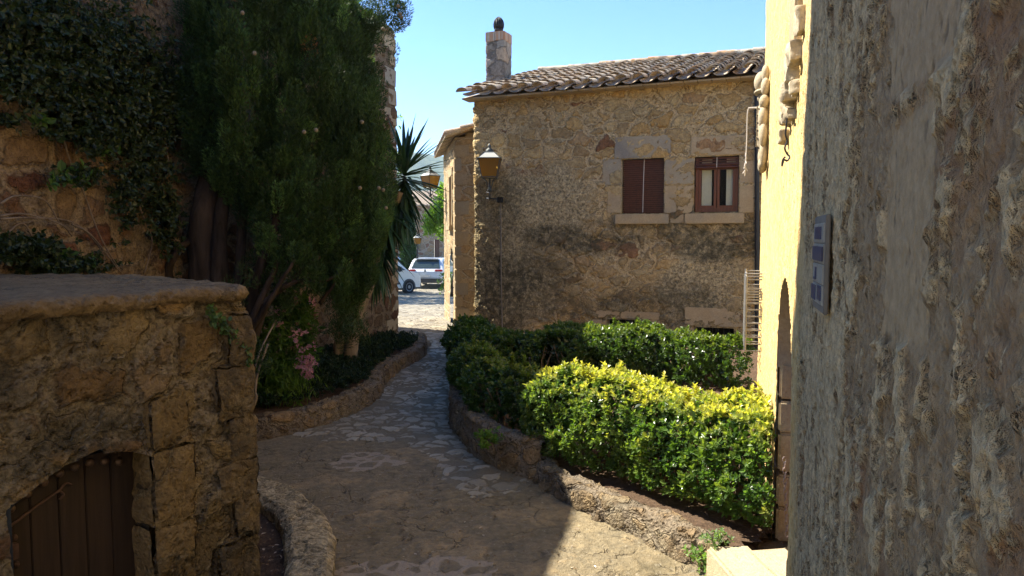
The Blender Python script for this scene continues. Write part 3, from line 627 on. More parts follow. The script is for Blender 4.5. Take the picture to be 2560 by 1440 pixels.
for k in range(24):
    u0 = uL + .06 + k * 0.36; ln = 0.40; V = []; seg = 7
    dz = random.uniform(-.008, .012)
    for (uu, kk) in ((u0, 1.0), (u0 + ln, 0.86)):
        for s_ in (1.0, 0.87):
            for j in range(seg + 1):
                an = math.pi * j / seg; c0_ = roofp(uu, TL + .02, 0.12 + dz); x = -math.cos(an) * .105 * kk * s_
                V.append(c0_ + np.array([*(-hn * x), math.sin(an) * .095 * kk * s_]))
    n = seg + 1; Fc = []
    for j in range(seg): Fc += [[j + 1, j, 2 * n + j, 2 * n + j + 1], [n + j, n + j + 1, 3 * n + j + 1, 3 * n + j], [j, j + 1, n + j + 1, n + j]]
    Fc += [[0, n, 3 * n, 2 * n], [seg, 2 * n + seg, 3 * n + seg, n + seg]]
    rt.append((np.array(V), Fc)); rc.append(np.full(len(V), 1.0 if random.random() < .5 else .8))
V, Fc = merge(*rt); rc = np.concatenate(rc); child(roof, 'ridge_tiles', V, Fc, M_tile, col=np.stack([rc] * 3, 1))
# chimney
cc0 = W(1247, 200, 14.35); cw = 0.37
cpts = [np.array(cc0[:2]) + hd * sx * cw / 2 + hn * sy * cw / 2 for sx, sy in ((-1, -1), (-1, 1), (1, 1), (1, -1))]
cz0, cz1 = HZ + 0.15, W(1247, 103, 14.2)[2]
V, A, U = sweep([tuple(p) for p in cpts], [(0, cz0), (0, cz1)], 0.02, closed=True, jitter=.012, jscale=5)
chim = child(roof, 'chimney', V, A, M_chim, smooth=True, col=np.zeros((len(V), 3)))
capz = W(1247, 80, 14.2)[2]
bp = []
for sd in range(4):
    a0, a1 = cpts[sd], cpts[(sd + 1) % 4]; dd = (a1 - a0) / np.linalg.norm(a1 - a0); nn = np.array([dd[1], -dd[0]])
    for k in range(2):
        L_ = cw / 2; c = a0 + dd * (L_ * (k + .5)) - nn * 0.025
        bp.append(box((c[0], c[1], (cz1 + capz) / 2 + random.uniform(-.005, .005)), (L_ - .006, 0.09, capz - cz1 + random.uniform(-.01, .01)), math.atan2(dd[1], dd[0]), .006))
bp.append(box((cc0[0], cc0[1], cz1 + .03), (cw - .1, cw - .1, .1), hrot))
child(roof, 'chimney_cap', *merge(*bp), M_brick)
cow = [lathe([(0.055, 0), (0.055, .06), (0.085, .065), (0.085, .10), (0.07, .11)], 16, (cc0[0], cc0[1], capz - .01))]
for k in range(16):
    an = 2 * math.pi * k / 16; pr = [(0.078, .10), (0.095, .15), (0.098, .20), (0.085, .26), (0.05, .31), (0.012, .33)]
    cow.append(tube([(cc0[0] + r_ * math.cos(an), cc0[1] + r_ * math.sin(an), capz - .01 + z_) for r_, z_ in pr], .0095, 5))
cow.append(lathe([(0.062, .1), (0.080, .15), (0.083, .20), (0.070, .26), (0.036, .31), (0.012, .345)], 10, (cc0[0], cc0[1], capz - .01)))
child(roof, 'chimney_cowl', *merge(*cow), M_iron, smooth=True)
# conduit, box, downpipe on the facade
a = HP(1254, 505); b = HP(1258, 845)
np_mesh('cable_conduit', *tube([hw(a[0], a[1], .035), hw((a[0] + b[0]) / 2 - .01, (a[1] + b[1]) / 2, .035), hw(b[0], b[1], .035)], .011, 8), M_conduit, house)
a = HP(1253, 500); np_mesh('junction_box', *box(hw(a[0], a[1], .05), (.10, .07, .10), hrot, .008), M_iron, house)
a = HP(1893, 300); b = HP(1893, 900)
np_mesh('downpipe', *tube([hw(a[0] - .02, HZ - .1, .06), hw(a[0], a[1], .06), hw(b[0], 0.0, .06)], .035, 10), M_pipe, house)

# ------------------------------------------------------------------ annex beside the house
AN = (-1.09, 14.0); AF = (-1.60, 17.1)
annex = thing('stone_annex', 'narrow ashlar annex at the left end of the house, its long side sunlit', 'building', (-0.9, 15.0, -0.1))
AZ = 3.72
dirA = np.array(AN) - np.array(AF); LA = np.linalg.norm(dirA)
def AP(px, py): return on_plane(px, py, AF, AN)
aw1 = (LA * 0.60, LA * 0.78, 2.05, 3.05); aw2 = (LA * 0.55, LA * 0.83, -0.3, 1.15)
def ahole(U, Z):
    m = (U > aw1[0]) & (U < aw1[1]) & (Z > aw1[2]) & (Z < aw1[3])
    uc = (aw2[0] + aw2[1]) / 2; hwid = (aw2[1] - aw2[0]) / 2
    top = aw2[3] + np.sqrt(np.clip(hwid ** 2 - (U - uc) ** 2, 0, None))
    return m | ((np.abs(U - uc) < hwid) & (Z < top))
apath = [AF, AN, (-0.45, 13.75), (-0.3, 17)]
V, A, U = sweep(apath, [(0, -0.4), (0, AZ)], step=0.03, ub=[aw1[0], aw1[1], aw2[0], aw2[1]], zb=[aw1[2], aw1[3]], hole=ahole)
np_mesh('wall', V, A, M_annex, annex, smooth=True, col=np.stack([np.clip((noise(V, 2, 8) - .55) * 4, 0, 1), np.clip((noise(V, 1.5, 18) - .6) * 4, 0, 1) * .6, 0 * U], 1))
dA = dirA / LA; nA = np.array([dA[1], -dA[0]])
def awp(u, z, off): return (AF[0] + dA[0] * u + nA[0] * off, AF[1] + dA[1] * u + nA[1] * off, z)
arot = math.atan2(dA[1], dA[0])
ctr = (np.array(AF) + np.array(AN)) / 2 - nA * 0.50
np_mesh('inner_wall', *box((ctr[0], ctr[1], 1.6), (LA - .2, 0.5, 3.9), arot), M_dark, annex)
for uu in (aw1[0] - .06, aw1[1] + .06):
    np_mesh('jamb_stone', *box(awp(uu, (aw1[2] + aw1[3]) / 2, -.09), (.12, .24, aw1[3] - aw1[2]), arot, .008), M_trim, annex)
np_mesh('sill', *box(awp((aw1[0] + aw1[1]) / 2, aw1[2] - .05, -.04), (aw1[1] - aw1[0] + .3, .26, .10), arot, .01), M_trim, annex)
np_mesh('lintel', *box(awp((aw1[0] + aw1[1]) / 2, aw1[3] + .08, -.09), (aw1[1] - aw1[0] + .3, .24, .16), arot, .01), M_trim, annex)
wn_ = np_mesh('window', *box(awp((aw1[0] + aw1[1]) / 2, (aw1[2] + aw1[3]) / 2, -.2), (aw1[1] - aw1[0], .04, aw1[3] - aw1[2]), arot, .003), M_frame, annex)
dr_ = np_mesh('door', *box(awp((aw2[0] + aw2[1]) / 2, .6, -.22), (aw2[1] - aw2[0] + .1, .05, 2.2), arot, .003), M_blind, annex)
# quoins on the near corner
fr = np.array([-0.45, 13.75]) - np.array(AN); fr /= np.linalg.norm(fr); frn = np.array([fr[1], -fr[0]]); z = -0.05; k = 0
while z < AZ - .2:
    h_ = random.uniform(.20, .30); h_ = min(h_, AZ - z); L_ = (.30 if k % 2 else .18) + random.uniform(-.03, .03)
    c = np.array(AN) + fr * (L_ / 2 - .02) - frn * (.08)
    V, Fc = box((c[0], c[1], z + h_ / 2), (L_, .19, h_ - .014), math.atan2(fr[1], fr[0]), .012)
    np_mesh('quoin', V + (noise(V, 8, k)[:, None] - .5) * .012, Fc, M_trim if k % 3 else M_trimgrey, annex); z += h_; k += 1
# annex roof: tiled slope falling to the sunny side
rt, rc = [], []
def slopept(u, t, h): # u along wall from AF, t inward, rising
    b = np.array(AF) + dA * u - nA * (t); return np.array([b[0], b[1], AZ + .03 + t * .32 + h])
nu_ = int((LA + .5) / .23)
for i in range(nu_ + 1):
    u0 = -0.2 + i * .23
    for r in range(4):
        t0 = -.22 + r * .3; seg = 6
        for up in (1, -1):
            V = []
            for (t, kk, dh) in ((t0, 1.0, .025 if up > 0 else 0), (t0 + .34, .86, 0)):
                for s_ in (1, .86):
                    for j in range(seg + 1):
                        an = math.pi * j / seg; V.append(slopept(u0 + (0 if up > 0 else .115) - math.cos(an) * .095 * kk * s_, t, .06 + dh + up * math.sin(an) * .075 * kk * s_))
            n = seg + 1; Fc = []
            for j in range(seg): Fc += [[j, j + 1, 2 * n + j + 1, 2 * n + j], [n + j + 1, n + j, 3 * n + j, 3 * n + j + 1], [j + 1, j, n + j, n + j + 1]]
            rt.append((np.array(V), Fc)); rc.append(np.full(len(V), random.random()))
V, Fc = merge(*rt); rc = np.concatenate(rc); np_mesh('roof', V, Fc, M_tile, annex, col=np.stack([rc] * 3, 1))
# stones capping the wall top behind the eave
np_mesh('wall_top', *merge(box((ctr[0] + .1, ctr[1], AZ + .04), (LA, .8, .12), arot, .02)), M_trim, annex)

# ------------------------------------------------------------------ tall left building
def lx(Y): return -1.92 - 0.233 * (12 - Y)
LH = 5.15
lb = thing('old_building', 'tall rubble stone building on the left, its wall overgrown with ivy', 'building', (-5.5, 9, 0))
pathL = [(lx(2.2), 2.2), (-1.92, 12.0), (-4.6, 15.4)]
V, A, U = sweep(pathL, [(0, -0.4), (0.0, LH)], step=lambda u: 0.15 if u < 2.0 else (0.04 if u < 10.4 else 0.15), pstep=0.04, jitter=.03, jscale=1.2)
nzm = noise(V, 1.1, 21, 3)
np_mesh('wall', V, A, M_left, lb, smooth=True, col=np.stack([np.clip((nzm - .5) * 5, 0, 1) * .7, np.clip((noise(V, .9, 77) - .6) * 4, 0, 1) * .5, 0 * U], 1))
# quoins at the street corner
z = 0.0; k = 0; dl = np.array([-1.92 - lx(1.0), 11.0]); dl /= np.linalg.norm(dl); nl = np.array([dl[1], -dl[0]])
while z < LH - .1:
    h_ = min(random.uniform(.2, .34), LH - z); L_ = (.5 if k % 2 else .3) + random.uniform(-.05, .05); c = np.array([-1.92, 12.0]) - dl * (L_ / 2 - .03) - nl * (.1)
    V, Fc = box((c[0], c[1], z + h_ / 2), (L_, .24, h_ - .02), math.atan2(dl[1], dl[0]), .025); np_mesh('quoin', V + (noise(V, 6, k)[:, None] - .5) * .03, Fc, M_trimgrey if k % 3 == 0 else M_trim, lb); z += h_; k += 1
# body behind, and an unseen upper storey added for the shade it casts
rp = [(lx(2.2) + .0, 2.2), (-1.98, 11.95), (-4.6, 15.35), (-9, 15.3), (-10, 2.2)]
rv = [(*p, zz) for zz in (LH - .02, LH + .06) for p in rp]; n5 = 5
np_mesh('roof', rv, [list(range(5))[::-1], [5, 6, 7, 8, 9]] + [[i, (i + 1) % 5, (i + 1) % 5 + 5, i + 5] for i in range(5)], M_tile, lb, col=np.full((10, 3), .4))
np_mesh('back_wall', [(-4.6, 15.35, -.5), (-9, 15.3, -.5), (-10, 2.2, -.5), (-4.6, 15.35, LH), (-9, 15.3, LH), (-10, 2.2, LH), (lx(2.2), 2.2, -.5), (lx(2.2), 2.2, LH)], [[0, 1, 4, 3], [1, 2, 5, 4], [2, 6, 7, 5]], M_far, lb)
Tw = (9.4, 8.0)
y0 = 5.46
tw_v = []
def twr(x, y, z): tw_v.append((x, y, z)); return len(tw_v) - 1
f0 = [(lx(2.9) - .02, 2.9), (lx(y0) - .02, y0), (-6.0, y0 + 1.2), (-6.2, 2.9)]
lo = [twr(x, y, LH - .3) for i, (x, y) in enumerate(f0)]
up_ = [twr(f0[0][0], f0[0][1], 9.6), twr(f0[1][0], f0[1][1], 7.9), twr(f0[2][0], f0[2][1], 7.9), twr(f0[3][0], f0[3][1], 9.6)]
rg = [twr(f0[1][0] - .0, y0 - .75, 9.2), twr(-6.1, y0 + .3, 9.2)]
np_mesh('shading_storey', tw_v, [[lo[0], lo[1], up_[1], rg[0], up_[0]], [lo[1], lo[2], up_[2], up_[1]], [lo[2], lo[3], up_[3], rg[1], up_[2]], [lo[3], lo[0], up_[0], up_[3]], [up_[0], rg[0], rg[1], up_[3]], [rg[0], up_[1], up_[2], rg[1]], [lo[3], lo[2], lo[1], lo[0]]], M_left, lb)

# ------------------------------------------------------------------ tall right building (wall beside the camera)
def rx(Y): return 0.267 + 0.305 * Y
YF = 6.85; Y0 = -0.6
rb = thing('gate_building', 'tall stone building on the right with weathered render, arched doorway and carved coat of arms', 'building', (3.0, 3.0, 0))
# path must have outside on the right: outside = left side (-X) -> walk from far to near
L1 = math.hypot(rx(YF) - rx(Y0), YF - Y0); kk = math.hypot(1, 0.305); BK = 3.0
dR = np.array([rx(Y0) - rx(YF), Y0 - YF]); dR /= np.linalg.norm(dR); nR = np.array([dR[1], -dR[0]])
def uY(Y): return BK + (YF - Y) * kk
def rw(Y, z, off=0.0): return (rx(Y) + nR[0] * off, Y + nR[1] * off, z)
rrot = math.atan2(dR[1], dR[0])
YA, HWD, ZS = 3.58, 0.54, 1.06
def rhole(U, Z):
    d = U - uY(YA); top = ZS + np.sqrt(np.clip(HWD ** 2 - d ** 2, 0, None)) * 1.0
    return (np.abs(d) < HWD) & (Z < top)
# block: coping far end return + main + thin back
pathR = [(rx(YF) + 2.9, YF + .78), (rx(YF), YF), (rx(Y0), Y0)]
def stepR(u):
    Y = YF - (u - BK) / kk
    return 0.2 if u < BK - .3 else max(0.0065, min(0.028, 0.0065 * Y))
V, A, U = sweep(pathR, [(0, -0.1), (0, 3.0)], step=stepR, pstep=0.0125, ub=[uY(YA) - HWD, uY(YA) + HWD], hole=rhole)
Yv = V[:, 1]; zv = V[:, 2]; nn1 = noise(V, 2.2, 50, 4); nn2 = noise(V, 6, 51, 3)
rend = np.clip(0.40 + (nn1 - .5) * 1.0 + .22 * np.clip((Yv - 1.45) * 3, 0, 1) * np.clip((zv - 1.2) * 3, 0, 1) + .15 * np.clip((1.25 - Yv) * 4, 0, 1) * (zv < 1.2), 0, 1)
# dressed block areas seen at upper right and low down
def rectm(ya, yb, za, zb, soft=.02): 
    q_ = (nn2 - .5) * .05
    return np.clip(np.minimum.reduce([(Yv + q_ - ya), (yb - Yv + q_), (zv + q_ - za), (zb - zv + q_)]) / soft, 0, 1)
blk = np.maximum.reduce([rectm(0.88, 1.30, 2.02, 2.8), rectm(0.98, 1.28, 1.62, 2.005), rectm(1.25, 1.75, 0.3, .95) * .7]) * .85
warm = np.clip((Yv - 2.55 + (nn1 - .5) * .5) / .35, 0, 1)  # stretch painted brighter and yellower, as the sun shows it
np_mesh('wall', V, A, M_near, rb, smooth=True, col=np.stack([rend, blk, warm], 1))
# upper wall, plain
V, A, U = sweep(pathR, [(0.0, 3.0), (0, 4.9)], step=lambda u: .3 if u < BK - .2 else .045, pstep=0.05)
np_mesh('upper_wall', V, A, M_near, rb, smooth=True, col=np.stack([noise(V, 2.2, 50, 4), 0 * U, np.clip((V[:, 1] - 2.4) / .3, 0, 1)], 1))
top = [(*p, 4.9) for p in [pathR[0], pathR[1], pathR[2], (4.0, -.6)]]
np_mesh('roof', top + [(x, y, 5.05) for x, y, _ in top], [[3, 2, 1, 0], [4, 5, 6, 7], [0, 1, 5, 4], [1, 2, 6, 5], [2, 3, 7, 6], [3, 0, 4, 7]], M_tile, rb, col=np.full((8, 3), .4))
# far jamb of the arch as separate voussoir courses facing the viewer, and near jamb
z = 0.03; k = 0; ca = math.atan2(dR[1], dR[0])
HS = [.22, .21, .26, .20, .22, .2]
def revealstone(sgn, z0, z1, dep=0.34, prou=-0.022):
    uc = uY(YA) + sgn * (HWD + .10); Yc = YF - (uc - BK) / kk
    c = rw(Yc, (z0 + z1) / 2, -dep / 2 + prou); V, Fc = box(c, (.22, dep, z1 - z0 - .012), ca, .012)
    return V + (noise(V, 7, int(z0 * 50))[:, None] - .5) * .016, Fc
mats_j = [M_trim, M_plinth]
for h_ in [.21, .20, .24, .19, .22]:
    for sg in (-1, 1):
        np_mesh('jamb_stone', *revealstone(sg, z, z + h_), mats_j[k % 2], rb)
    z += h_; k += 1
# intrados of the arch
vi = []; fi = []; na = 22
for j in range(na + 1):
    an = math.pi * j / na; uc = uY(YA) - math.cos(an) * HWD; Yc = YF - (uc - BK) / kk; zz = ZS + math.sin(an) * HWD
    vi += [rw(Yc, zz, -.004), rw(Yc, zz, -.34)]
for j in range(na): fi.append([2 * j, 2 * j + 1, 2 * j + 3, 2 * j + 2])
np_mesh('arch_soffit', vi, fi, M_trim, rb)
ya_, yb_ = YA + .62, YA - .62
np_mesh('door', *box(rw(YA, .85, -.36), (1.3, .05, 1.8), ca, .004), M_blind, rb)
# carved coat of arms
Yc = 5.85; zc = 2.75
def rl(V, Y, z, off):  # local (u,n,z) -> world
    V = np.asarray(V, float); c = np.array(rw(Y, z, off)); ux = np.array([dR[0], dR[1], 0]); nx = np.array([nR[0], nR[1], 0])
    return c + V[:, :1] * ux + V[:, 1:2] * .78 * nx + V[:, 2:3] * np.array([0, 0, 1.0])
def relief(parts, Y, z, off):
    V, Fc = merge(*parts); return rl(V, Y, z, off), Fc
pp = []
pp.append(box((0, 0.02, -.05), (.30, .05, .52), 0, .012))
pp.append(ball((0, .045, -.06), 1, 14, (.15, .05, .27)))
pp.append(ball((-.01, .055, -.06), 1, 14, (.12, .055, .23)))
arms = np_mesh('coat_of_arms', *relief(pp, Yc, zc, 0), M_carve, rb, smooth=True)
pp = [ball((0, .075, .29), 1, 12, (.075, .07, .085)), ball((0, .06, .21), 1, 12, (.12, .085, .025)), ball((0, .05, .17), 1, 10, (.07, .06, .05))]
child(arms, 'helmet', *relief(pp, Yc, zc, 0), M_carve, smooth=True)
pp = [ball((.20, .05, .10), 1, 12, (.045, .05, .055)), ball((.205, .055, -.02), 1, 12, (.05, .05, .085)), ball((.21, .05, -.15), 1, 12, (.06, .045, .10)), ball((.19, .045, -.29), 1, 12, (.045, .04, .10)),
      ball((.17, .04, .22), 1, 12, (.05, .045, .07)), ball((.12, .04, .33), 1, 12, (.05, .04, .07)), ball((.12, .05, -.37), 1, 12, (.07, .045, .05)), ball((.0, .045, -.38), 1, 12, (.08, .045, .05)),
      ball((-.2, .05, .1), 1, 12, (.045, .05, .055)), ball((-.2, .05, -.1), 1, 12, (.05, .045, .14)), ball((-.18, .045, -.28), 1, 12, (.045, .04, .09)), ball((-.14, .04, .26), 1, 12, (.05, .045, .07))]
for k_ in range(0, len(pp), 2): child(arms, 'carved_figure', *relief(pp[k_:k_ + 2], Yc, zc, 0), M_carve, smooth=True)
pp = [box((x, .105, z_), (.008, .012, .04), 0, .002) for x in (-.05, 0, .05) for z_ in (.06, 0, -.06, -.12, -.18)] + [box((0, .108, z_), (.14, .01, .01), 0, .002) for z_ in (.09, .03, -.03, -.09, -.15, -.21)]
child(arms, 'shield_carving', *relief(pp, Yc, zc, 0), M_carve)
# ruined stone hood high on the wall
np_mesh('dressed_panel', *box(rw(3.22, 3.15, .0), (.34, .05, 1.1), ca, .01), M_trim, rb)
# window cage of iron bars at the far end
cg = []; Yg = 6.45; zg0, zg1 = 0.82, 1.46; ou = .13
for yy in (Yg - .28, Yg, Yg + .28):
    cg.append(tube([rw(yy, zg0, ou), rw(yy, zg1 + (.06 if yy == Yg else 0), ou)], .010, 6))
for i, z_ in enumerate(list(np.linspace(zg0, zg1 - .28, 7)) + list(np.linspace(zg1 - .22, zg1 - .10, 6)) + list(np.linspace(zg1 - .02, zg1 + .03, 3))):
    cg.append(tube([rw(Yg - .28, z_, 0), rw(Yg - .28, z_, ou), rw(Yg + .28, z_, ou), rw(Yg + .28, z_, 0)], .006, 5))
np_mesh('window_grille', *merge(*cg), M_galv, rb)

# unseen pale house added behind the viewpoint to bounce warm light forward
bh = thing('bounce_house', 'unseen pale house added behind the viewpoint to bounce warm sunlight', 'house', (0, -8.5, 0))
V, A, U = sweep([(8.0, -8.0), (-9.0, -8.0), (-9.0, -13)][::1], [(0, -.2), (0, 6.2)], step=.4, pstep=.4)
M_pale = simple('sandy_render', (0.56, 0.47, 0.33), 0.9, var=.1, scale=3, spec=.1)
np_mesh('wall', V, A, M_pale, bh)
np_mesh('roof', *box((-.5, -10.6, 6.3), (17.4, 5.6, .2)), M_tile, bh, col=np.full((8, 3), .5))
for xw in (-6, -3, 0, 3): np_mesh('window', *box((xw, -7.98, 3.6), (.9, .06, 1.3)), M_blind, bh)
np_mesh('door', *box((1.5, -7.98, 1.1), (1.1, .06, 2.2)), M_blind, bh)
# objects hanging on the right wall
o = np_mesh('chain', *(lambda ls: merge(*ls))([
    (lambda z_, fl: tube([rw(3.98 - .02 * math.sin(k_ * .3) - k_ * .003, z_ + .019 * math.cos(t), 0) for t in [0]] * 1 if False else
        [tuple(np.array(W(1961 + k_ * .45 , 1150 + k_ * 13.2, 3.92)) + (np.array([.010 * math.sin(t), 0, .019 * math.cos(t)]) if fl else np.array([0, .010 * math.sin(t), .019 * math.cos(t)]))) for t in np.linspace(0, 2 * math.pi, 11)], .0032, 5, cap=False))(0, k_ % 2 == 0)
    for k_ in range(15)]), M_chain, origin=W(1965, 1340, 3.92))
tag(o, 'rusty iron chain hanging down the arched doorway jamb', 'chain')
wp = [W(1968, 262, 3.35), W(1967, 300, 3.33), W(1964, 335, 3.33), W(1968, 352, 3.33), W(1962, 370, 3.33), W(1968, 385, 3.33), W(1974, 392, 3.32), W(1968, 402, 3.32), W(1960, 400, 3.32), W(1955, 415, 3.32), W(1957, 400, 3.32), W(1963, 392, 3.32)]
o = np_mesh('hanging_cable', *tube(spline(wp, 6), .0042, 6), M_iron, origin=wp[0]); tag(o, 'knotted dark cable dangling from the broken stone hood', 'cable')
wp = [rw(5.95, 2.86, .13), rw(5.95, 2.83, .155), rw(5.96, 2.6, .157), rw(5.96, 2.45, .16), rw(5.97, 2.33, .165)]
o = np_mesh('frayed_rope', *merge(tube(spline(wp, 6), .0055, 6), *[tube([np.array(rw(5.965, z_, .163)) , np.array(rw(5.965 + random.uniform(-.02, .02), z_ - .03, .163 + random.uniform(-.02, .02)))], .004, 4) for z_ in np.linspace(2.34, 2.5, 9)], tube([rw(5.95, 2.86, .0), rw(5.95, 2.86, .15)], .008, 6)), M_cord, origin=wp[-1]); tag(o, 'frayed pale rope hanging beside the carved coat of arms', 'rope')
# tiled street sign
sg = thing('street_sign', 'street name plaque of white and blue glazed tiles on the grey wall', 'sign', rw(1.94, 1.58, .02))
ys0, ys1, zs0, zs1 = 1.86, 2.08, 1.62, 1.84
M_white = simple('glazed_white_tile', (0.33, 0.30, 0.235), 0.45, var=0.08); M_blue = simple('glazed_blue', (0.05, 0.055, 0.10), 0.4); M_mort = simple('grey_mortar', (0.20, 0.165, 0.12), 0.9)
ym = (ys0 + ys1) / 2; zm = (zs0 + zs1) / 2
def sbox(y, z_, wy, hz, off, th, bev=.002): return box(rw(y, z_, off), (wy * kk, th, hz), ca, bev)
np_mesh('mortar_bed', *sbox(ym, zm, ys1 - ys0 + .03, zs1 - zs0 + .04, .020, .012, .003), M_mort, sg)
rowh = (zs1 - zs0) / 4; wy = (ys1 - ys0) / 2
for r_ in range(4):
    for c_ in range(2):
        np_mesh('tile', *sbox(ys0 + wy * (c_ + .5), zs1 - rowh * (r_ + .5), wy - .002, rowh - .002, .026, .007), M_white, sg)
mk = []
for x in np.linspace(ys0 + .05, ys1 - .05, 7): mk.append(sbox(x, zs1 - rowh * .5, .014, rowh * .62, .0310, .003, 0))
mk.append(sbox(ym - .0, zs1 - rowh * 1.5, .22, rowh * .7, .0310, .003, 0)); mk.append(sbox(ym + .03, zs1 - rowh * 2.5, .02, rowh * .6, .0310, .003, 0)); mk.append(sbox(ym + .05, zs1 - rowh * 2.78, .06, .006, .0310, .003, 0))
mk.append(sbox(ym + .07, zs1 - rowh * 3.5, .09, rowh * .75, .0310, .003, 0)); mk.append(sbox(ym - .06, zs1 - rowh * 3.4, .07, rowh * .7, .0310, .003, 0))
np_mesh('lettering', *merge(*mk), M_blue, sg)

# ------------------------------------------------------------------ hut with the small studded door
hut = thing('stone_hut', 'low stone hut with flat slab top and arched studded door in the foreground', 'hut', (-2.0, 3.2, 0))
HRc = np.array([-1.235, 3.30]); hfd = np.array([.54, .87]); hfd /= np.linalg.norm(hfd); hfn = np.array([hfd[1], -hfd[0]])
HLc = HRc - hfd * 2.6; HB = np.array([-2.3, 4.22]); HBL = np.array([-3.6, 4.25])
ZT = 1.525
def TP(px, py): return on_plane(px, py, HLc, HRc)
dL = TP(28, 1300)[0]; dR_ = TP(372, 1300)[0]; zl = TP(30, 1272)[1]; zr = TP(368, 1138)[1]; zmid = TP(200, 1172)[1]
def archtop(U):
    t = (U - dL) / (dR_ - dL); zc_ = (zl + zr) / 2 + .0
    return zl + (zr - zl) * t + 0.25 * 4 * t * (1 - t) * .35 + 0.0
def thole(U, Z): return (U > dL) & (U < dR_) & (Z < archtop(U))
U_ = np.array([dL, (dL + dR_) / 2, dR_])
print('door', dL, dR_, zl, zr, zmid, archtop(U_))
V, A, U = sweep([tuple(HLc), tuple(HRc), tuple(HB), tuple(HBL)], [(0.0, -0.05), (-0.01, ZT)], step=lambda u: 0.03 if u < 1.2 else (0.011 if u < 3.0 else .03), pstep=0.011, ub=[dL, dR_], hole=thole, jitter=.05, jscale=2.5)
at_ = archtop(U); sn = (U >= dL) & (U <= dR_) & (np.abs(V[:, 2] - at_) < .009); V[sn, 2] = at_[sn]
V2 = V
lin = np.clip(1 - np.abs((V2[:, 2] - archtop(U) - .12)) / .12, 0, 1) * ((U > dL - .3) & (U < dR_ + .02))
st_ = np.clip((noise(V2, 3.0, 61, 4) - .42) * 4, 0, 1)
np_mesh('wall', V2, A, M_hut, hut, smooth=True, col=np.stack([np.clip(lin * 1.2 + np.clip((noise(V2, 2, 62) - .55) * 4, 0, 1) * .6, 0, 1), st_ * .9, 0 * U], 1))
def tw(u_, z_, off=0.0): p = HLc + hfd * u_ + hfn * off; return (p[0], p[1], z_)
trot = math.atan2(hfd[1], hfd[0])
# reveals of the door opening
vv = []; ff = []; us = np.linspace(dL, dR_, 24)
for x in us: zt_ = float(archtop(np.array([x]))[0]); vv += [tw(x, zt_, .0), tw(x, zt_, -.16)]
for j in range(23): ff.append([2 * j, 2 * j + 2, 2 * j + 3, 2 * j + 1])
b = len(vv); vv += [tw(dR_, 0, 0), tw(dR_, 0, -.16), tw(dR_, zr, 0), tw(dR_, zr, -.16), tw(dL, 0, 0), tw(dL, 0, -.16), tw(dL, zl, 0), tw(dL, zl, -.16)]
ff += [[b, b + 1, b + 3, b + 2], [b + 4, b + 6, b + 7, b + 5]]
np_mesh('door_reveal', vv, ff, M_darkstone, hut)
M_door = wood_mat('old_brown_door_wood', (0.020, 0.012, 0.007), (0.045, 0.027, 0.016), axis=2, rough=0.7)
pl_ = []; nb = 5
for k in range(nb):
    a0 = dL + (dR_ - dL) * k / nb; a1 = dL + (dR_ - dL) * (k + 1) / nb
    zt_ = float(archtop(np.array([(a0 + a1) / 2]))[0]) + .05
    pl_.append(box(tw((a0 + a1) / 2, zt_ / 2, -.11), (a1 - a0 - .003, .04, zt_), trot, .003))
door = np_mesh('door', *merge(*pl_), M_door, hut); door['label'] = 'small dark wooden door with a row of round studs'
# curved iron band with studs
sc_ = (dR_ - dL)
for k in range(8):
    x = dL + .035 + (sc_ - .10) * k / 7; zz = float(archtop(np.array([x]))[0]) - .055
    child(door, 'stud', *ball(tw(x, zz, -.088), 1, 10, (.017, .017, .017)), M_stud, smooth=True)
child(door, 'hinge_strap', *merge(tube(spline([tw(dL + .01, zl - .10, -.083), tw(dL + .11, zl - .05, -.083), tw(dL + .20, zl - .01, -.083)], 5), [.006] * 11, 6), tube(spline([tw(dL + .20, zl - .01, -.083), tw(dL + .225, zl + .01, -.083), tw(dL + .245, zl + .0, -.083)], 4), .005, 6), tube(spline([tw(dL + .20, zl - .01, -.083), tw(dL + .215, zl - .03, -.083), tw(dL + .20, zl - .045, -.083)], 4), .005, 6)), M_rust)
child(door, 'latch', *merge(box(tw(dL + .03, zl - .18, -.07), (.03, .03, .06), trot, .004), ball(tw(dL + .04, zl - .235, -.08), .014, 8), ball(tw(dL + .04, zl - .135, -.08), .012, 8)), M_rust)
def rough_block(c, size, rot, amp=.012, seed=0, freq=9, n=9):
    u_ = np.linspace(-1, 1, n); Vs, Fs, k = [], [], 0
    for ax in range(3):
        for sg in (-1, 1):
            A_, B_ = np.meshgrid(u_, u_, indexing='ij'); P_ = np.zeros((n, n, 3)); P_[..., ax] = sg; P_[..., (ax + 1) % 3] = A_; P_[..., (ax + 2) % 3] = B_
            idx = np.arange(n * n).reshape(n, n) + k; f_ = np.stack([idx[:-1, :-1], idx[1:, :-1], idx[1:, 1:], idx[:-1, 1:]], -1).reshape(-1, 4); Fs.append(f_ if sg > 0 else f_[:, ::-1]); Vs.append(P_.reshape(-1, 3)); k += n * n
    V_ = np.concatenate(Vs); L_ = (np.abs(V_) ** 9).sum(1, keepdims=True) ** (1 / 9); V_ = V_ / L_ * np.array(size) / 2
    ca_, sa_ = math.cos(rot), math.sin(rot); V_ = V_ @ np.array([[ca_, sa_, 0], [-sa_, ca_, 0], [0, 0, 1]]) + np.array(c)
    V_ = V_ + (np.stack([noise(V_, freq, seed + q_, 3) for q_ in range(3)], 1) - .5) * amp * 2; return V_, np.concatenate(Fs)
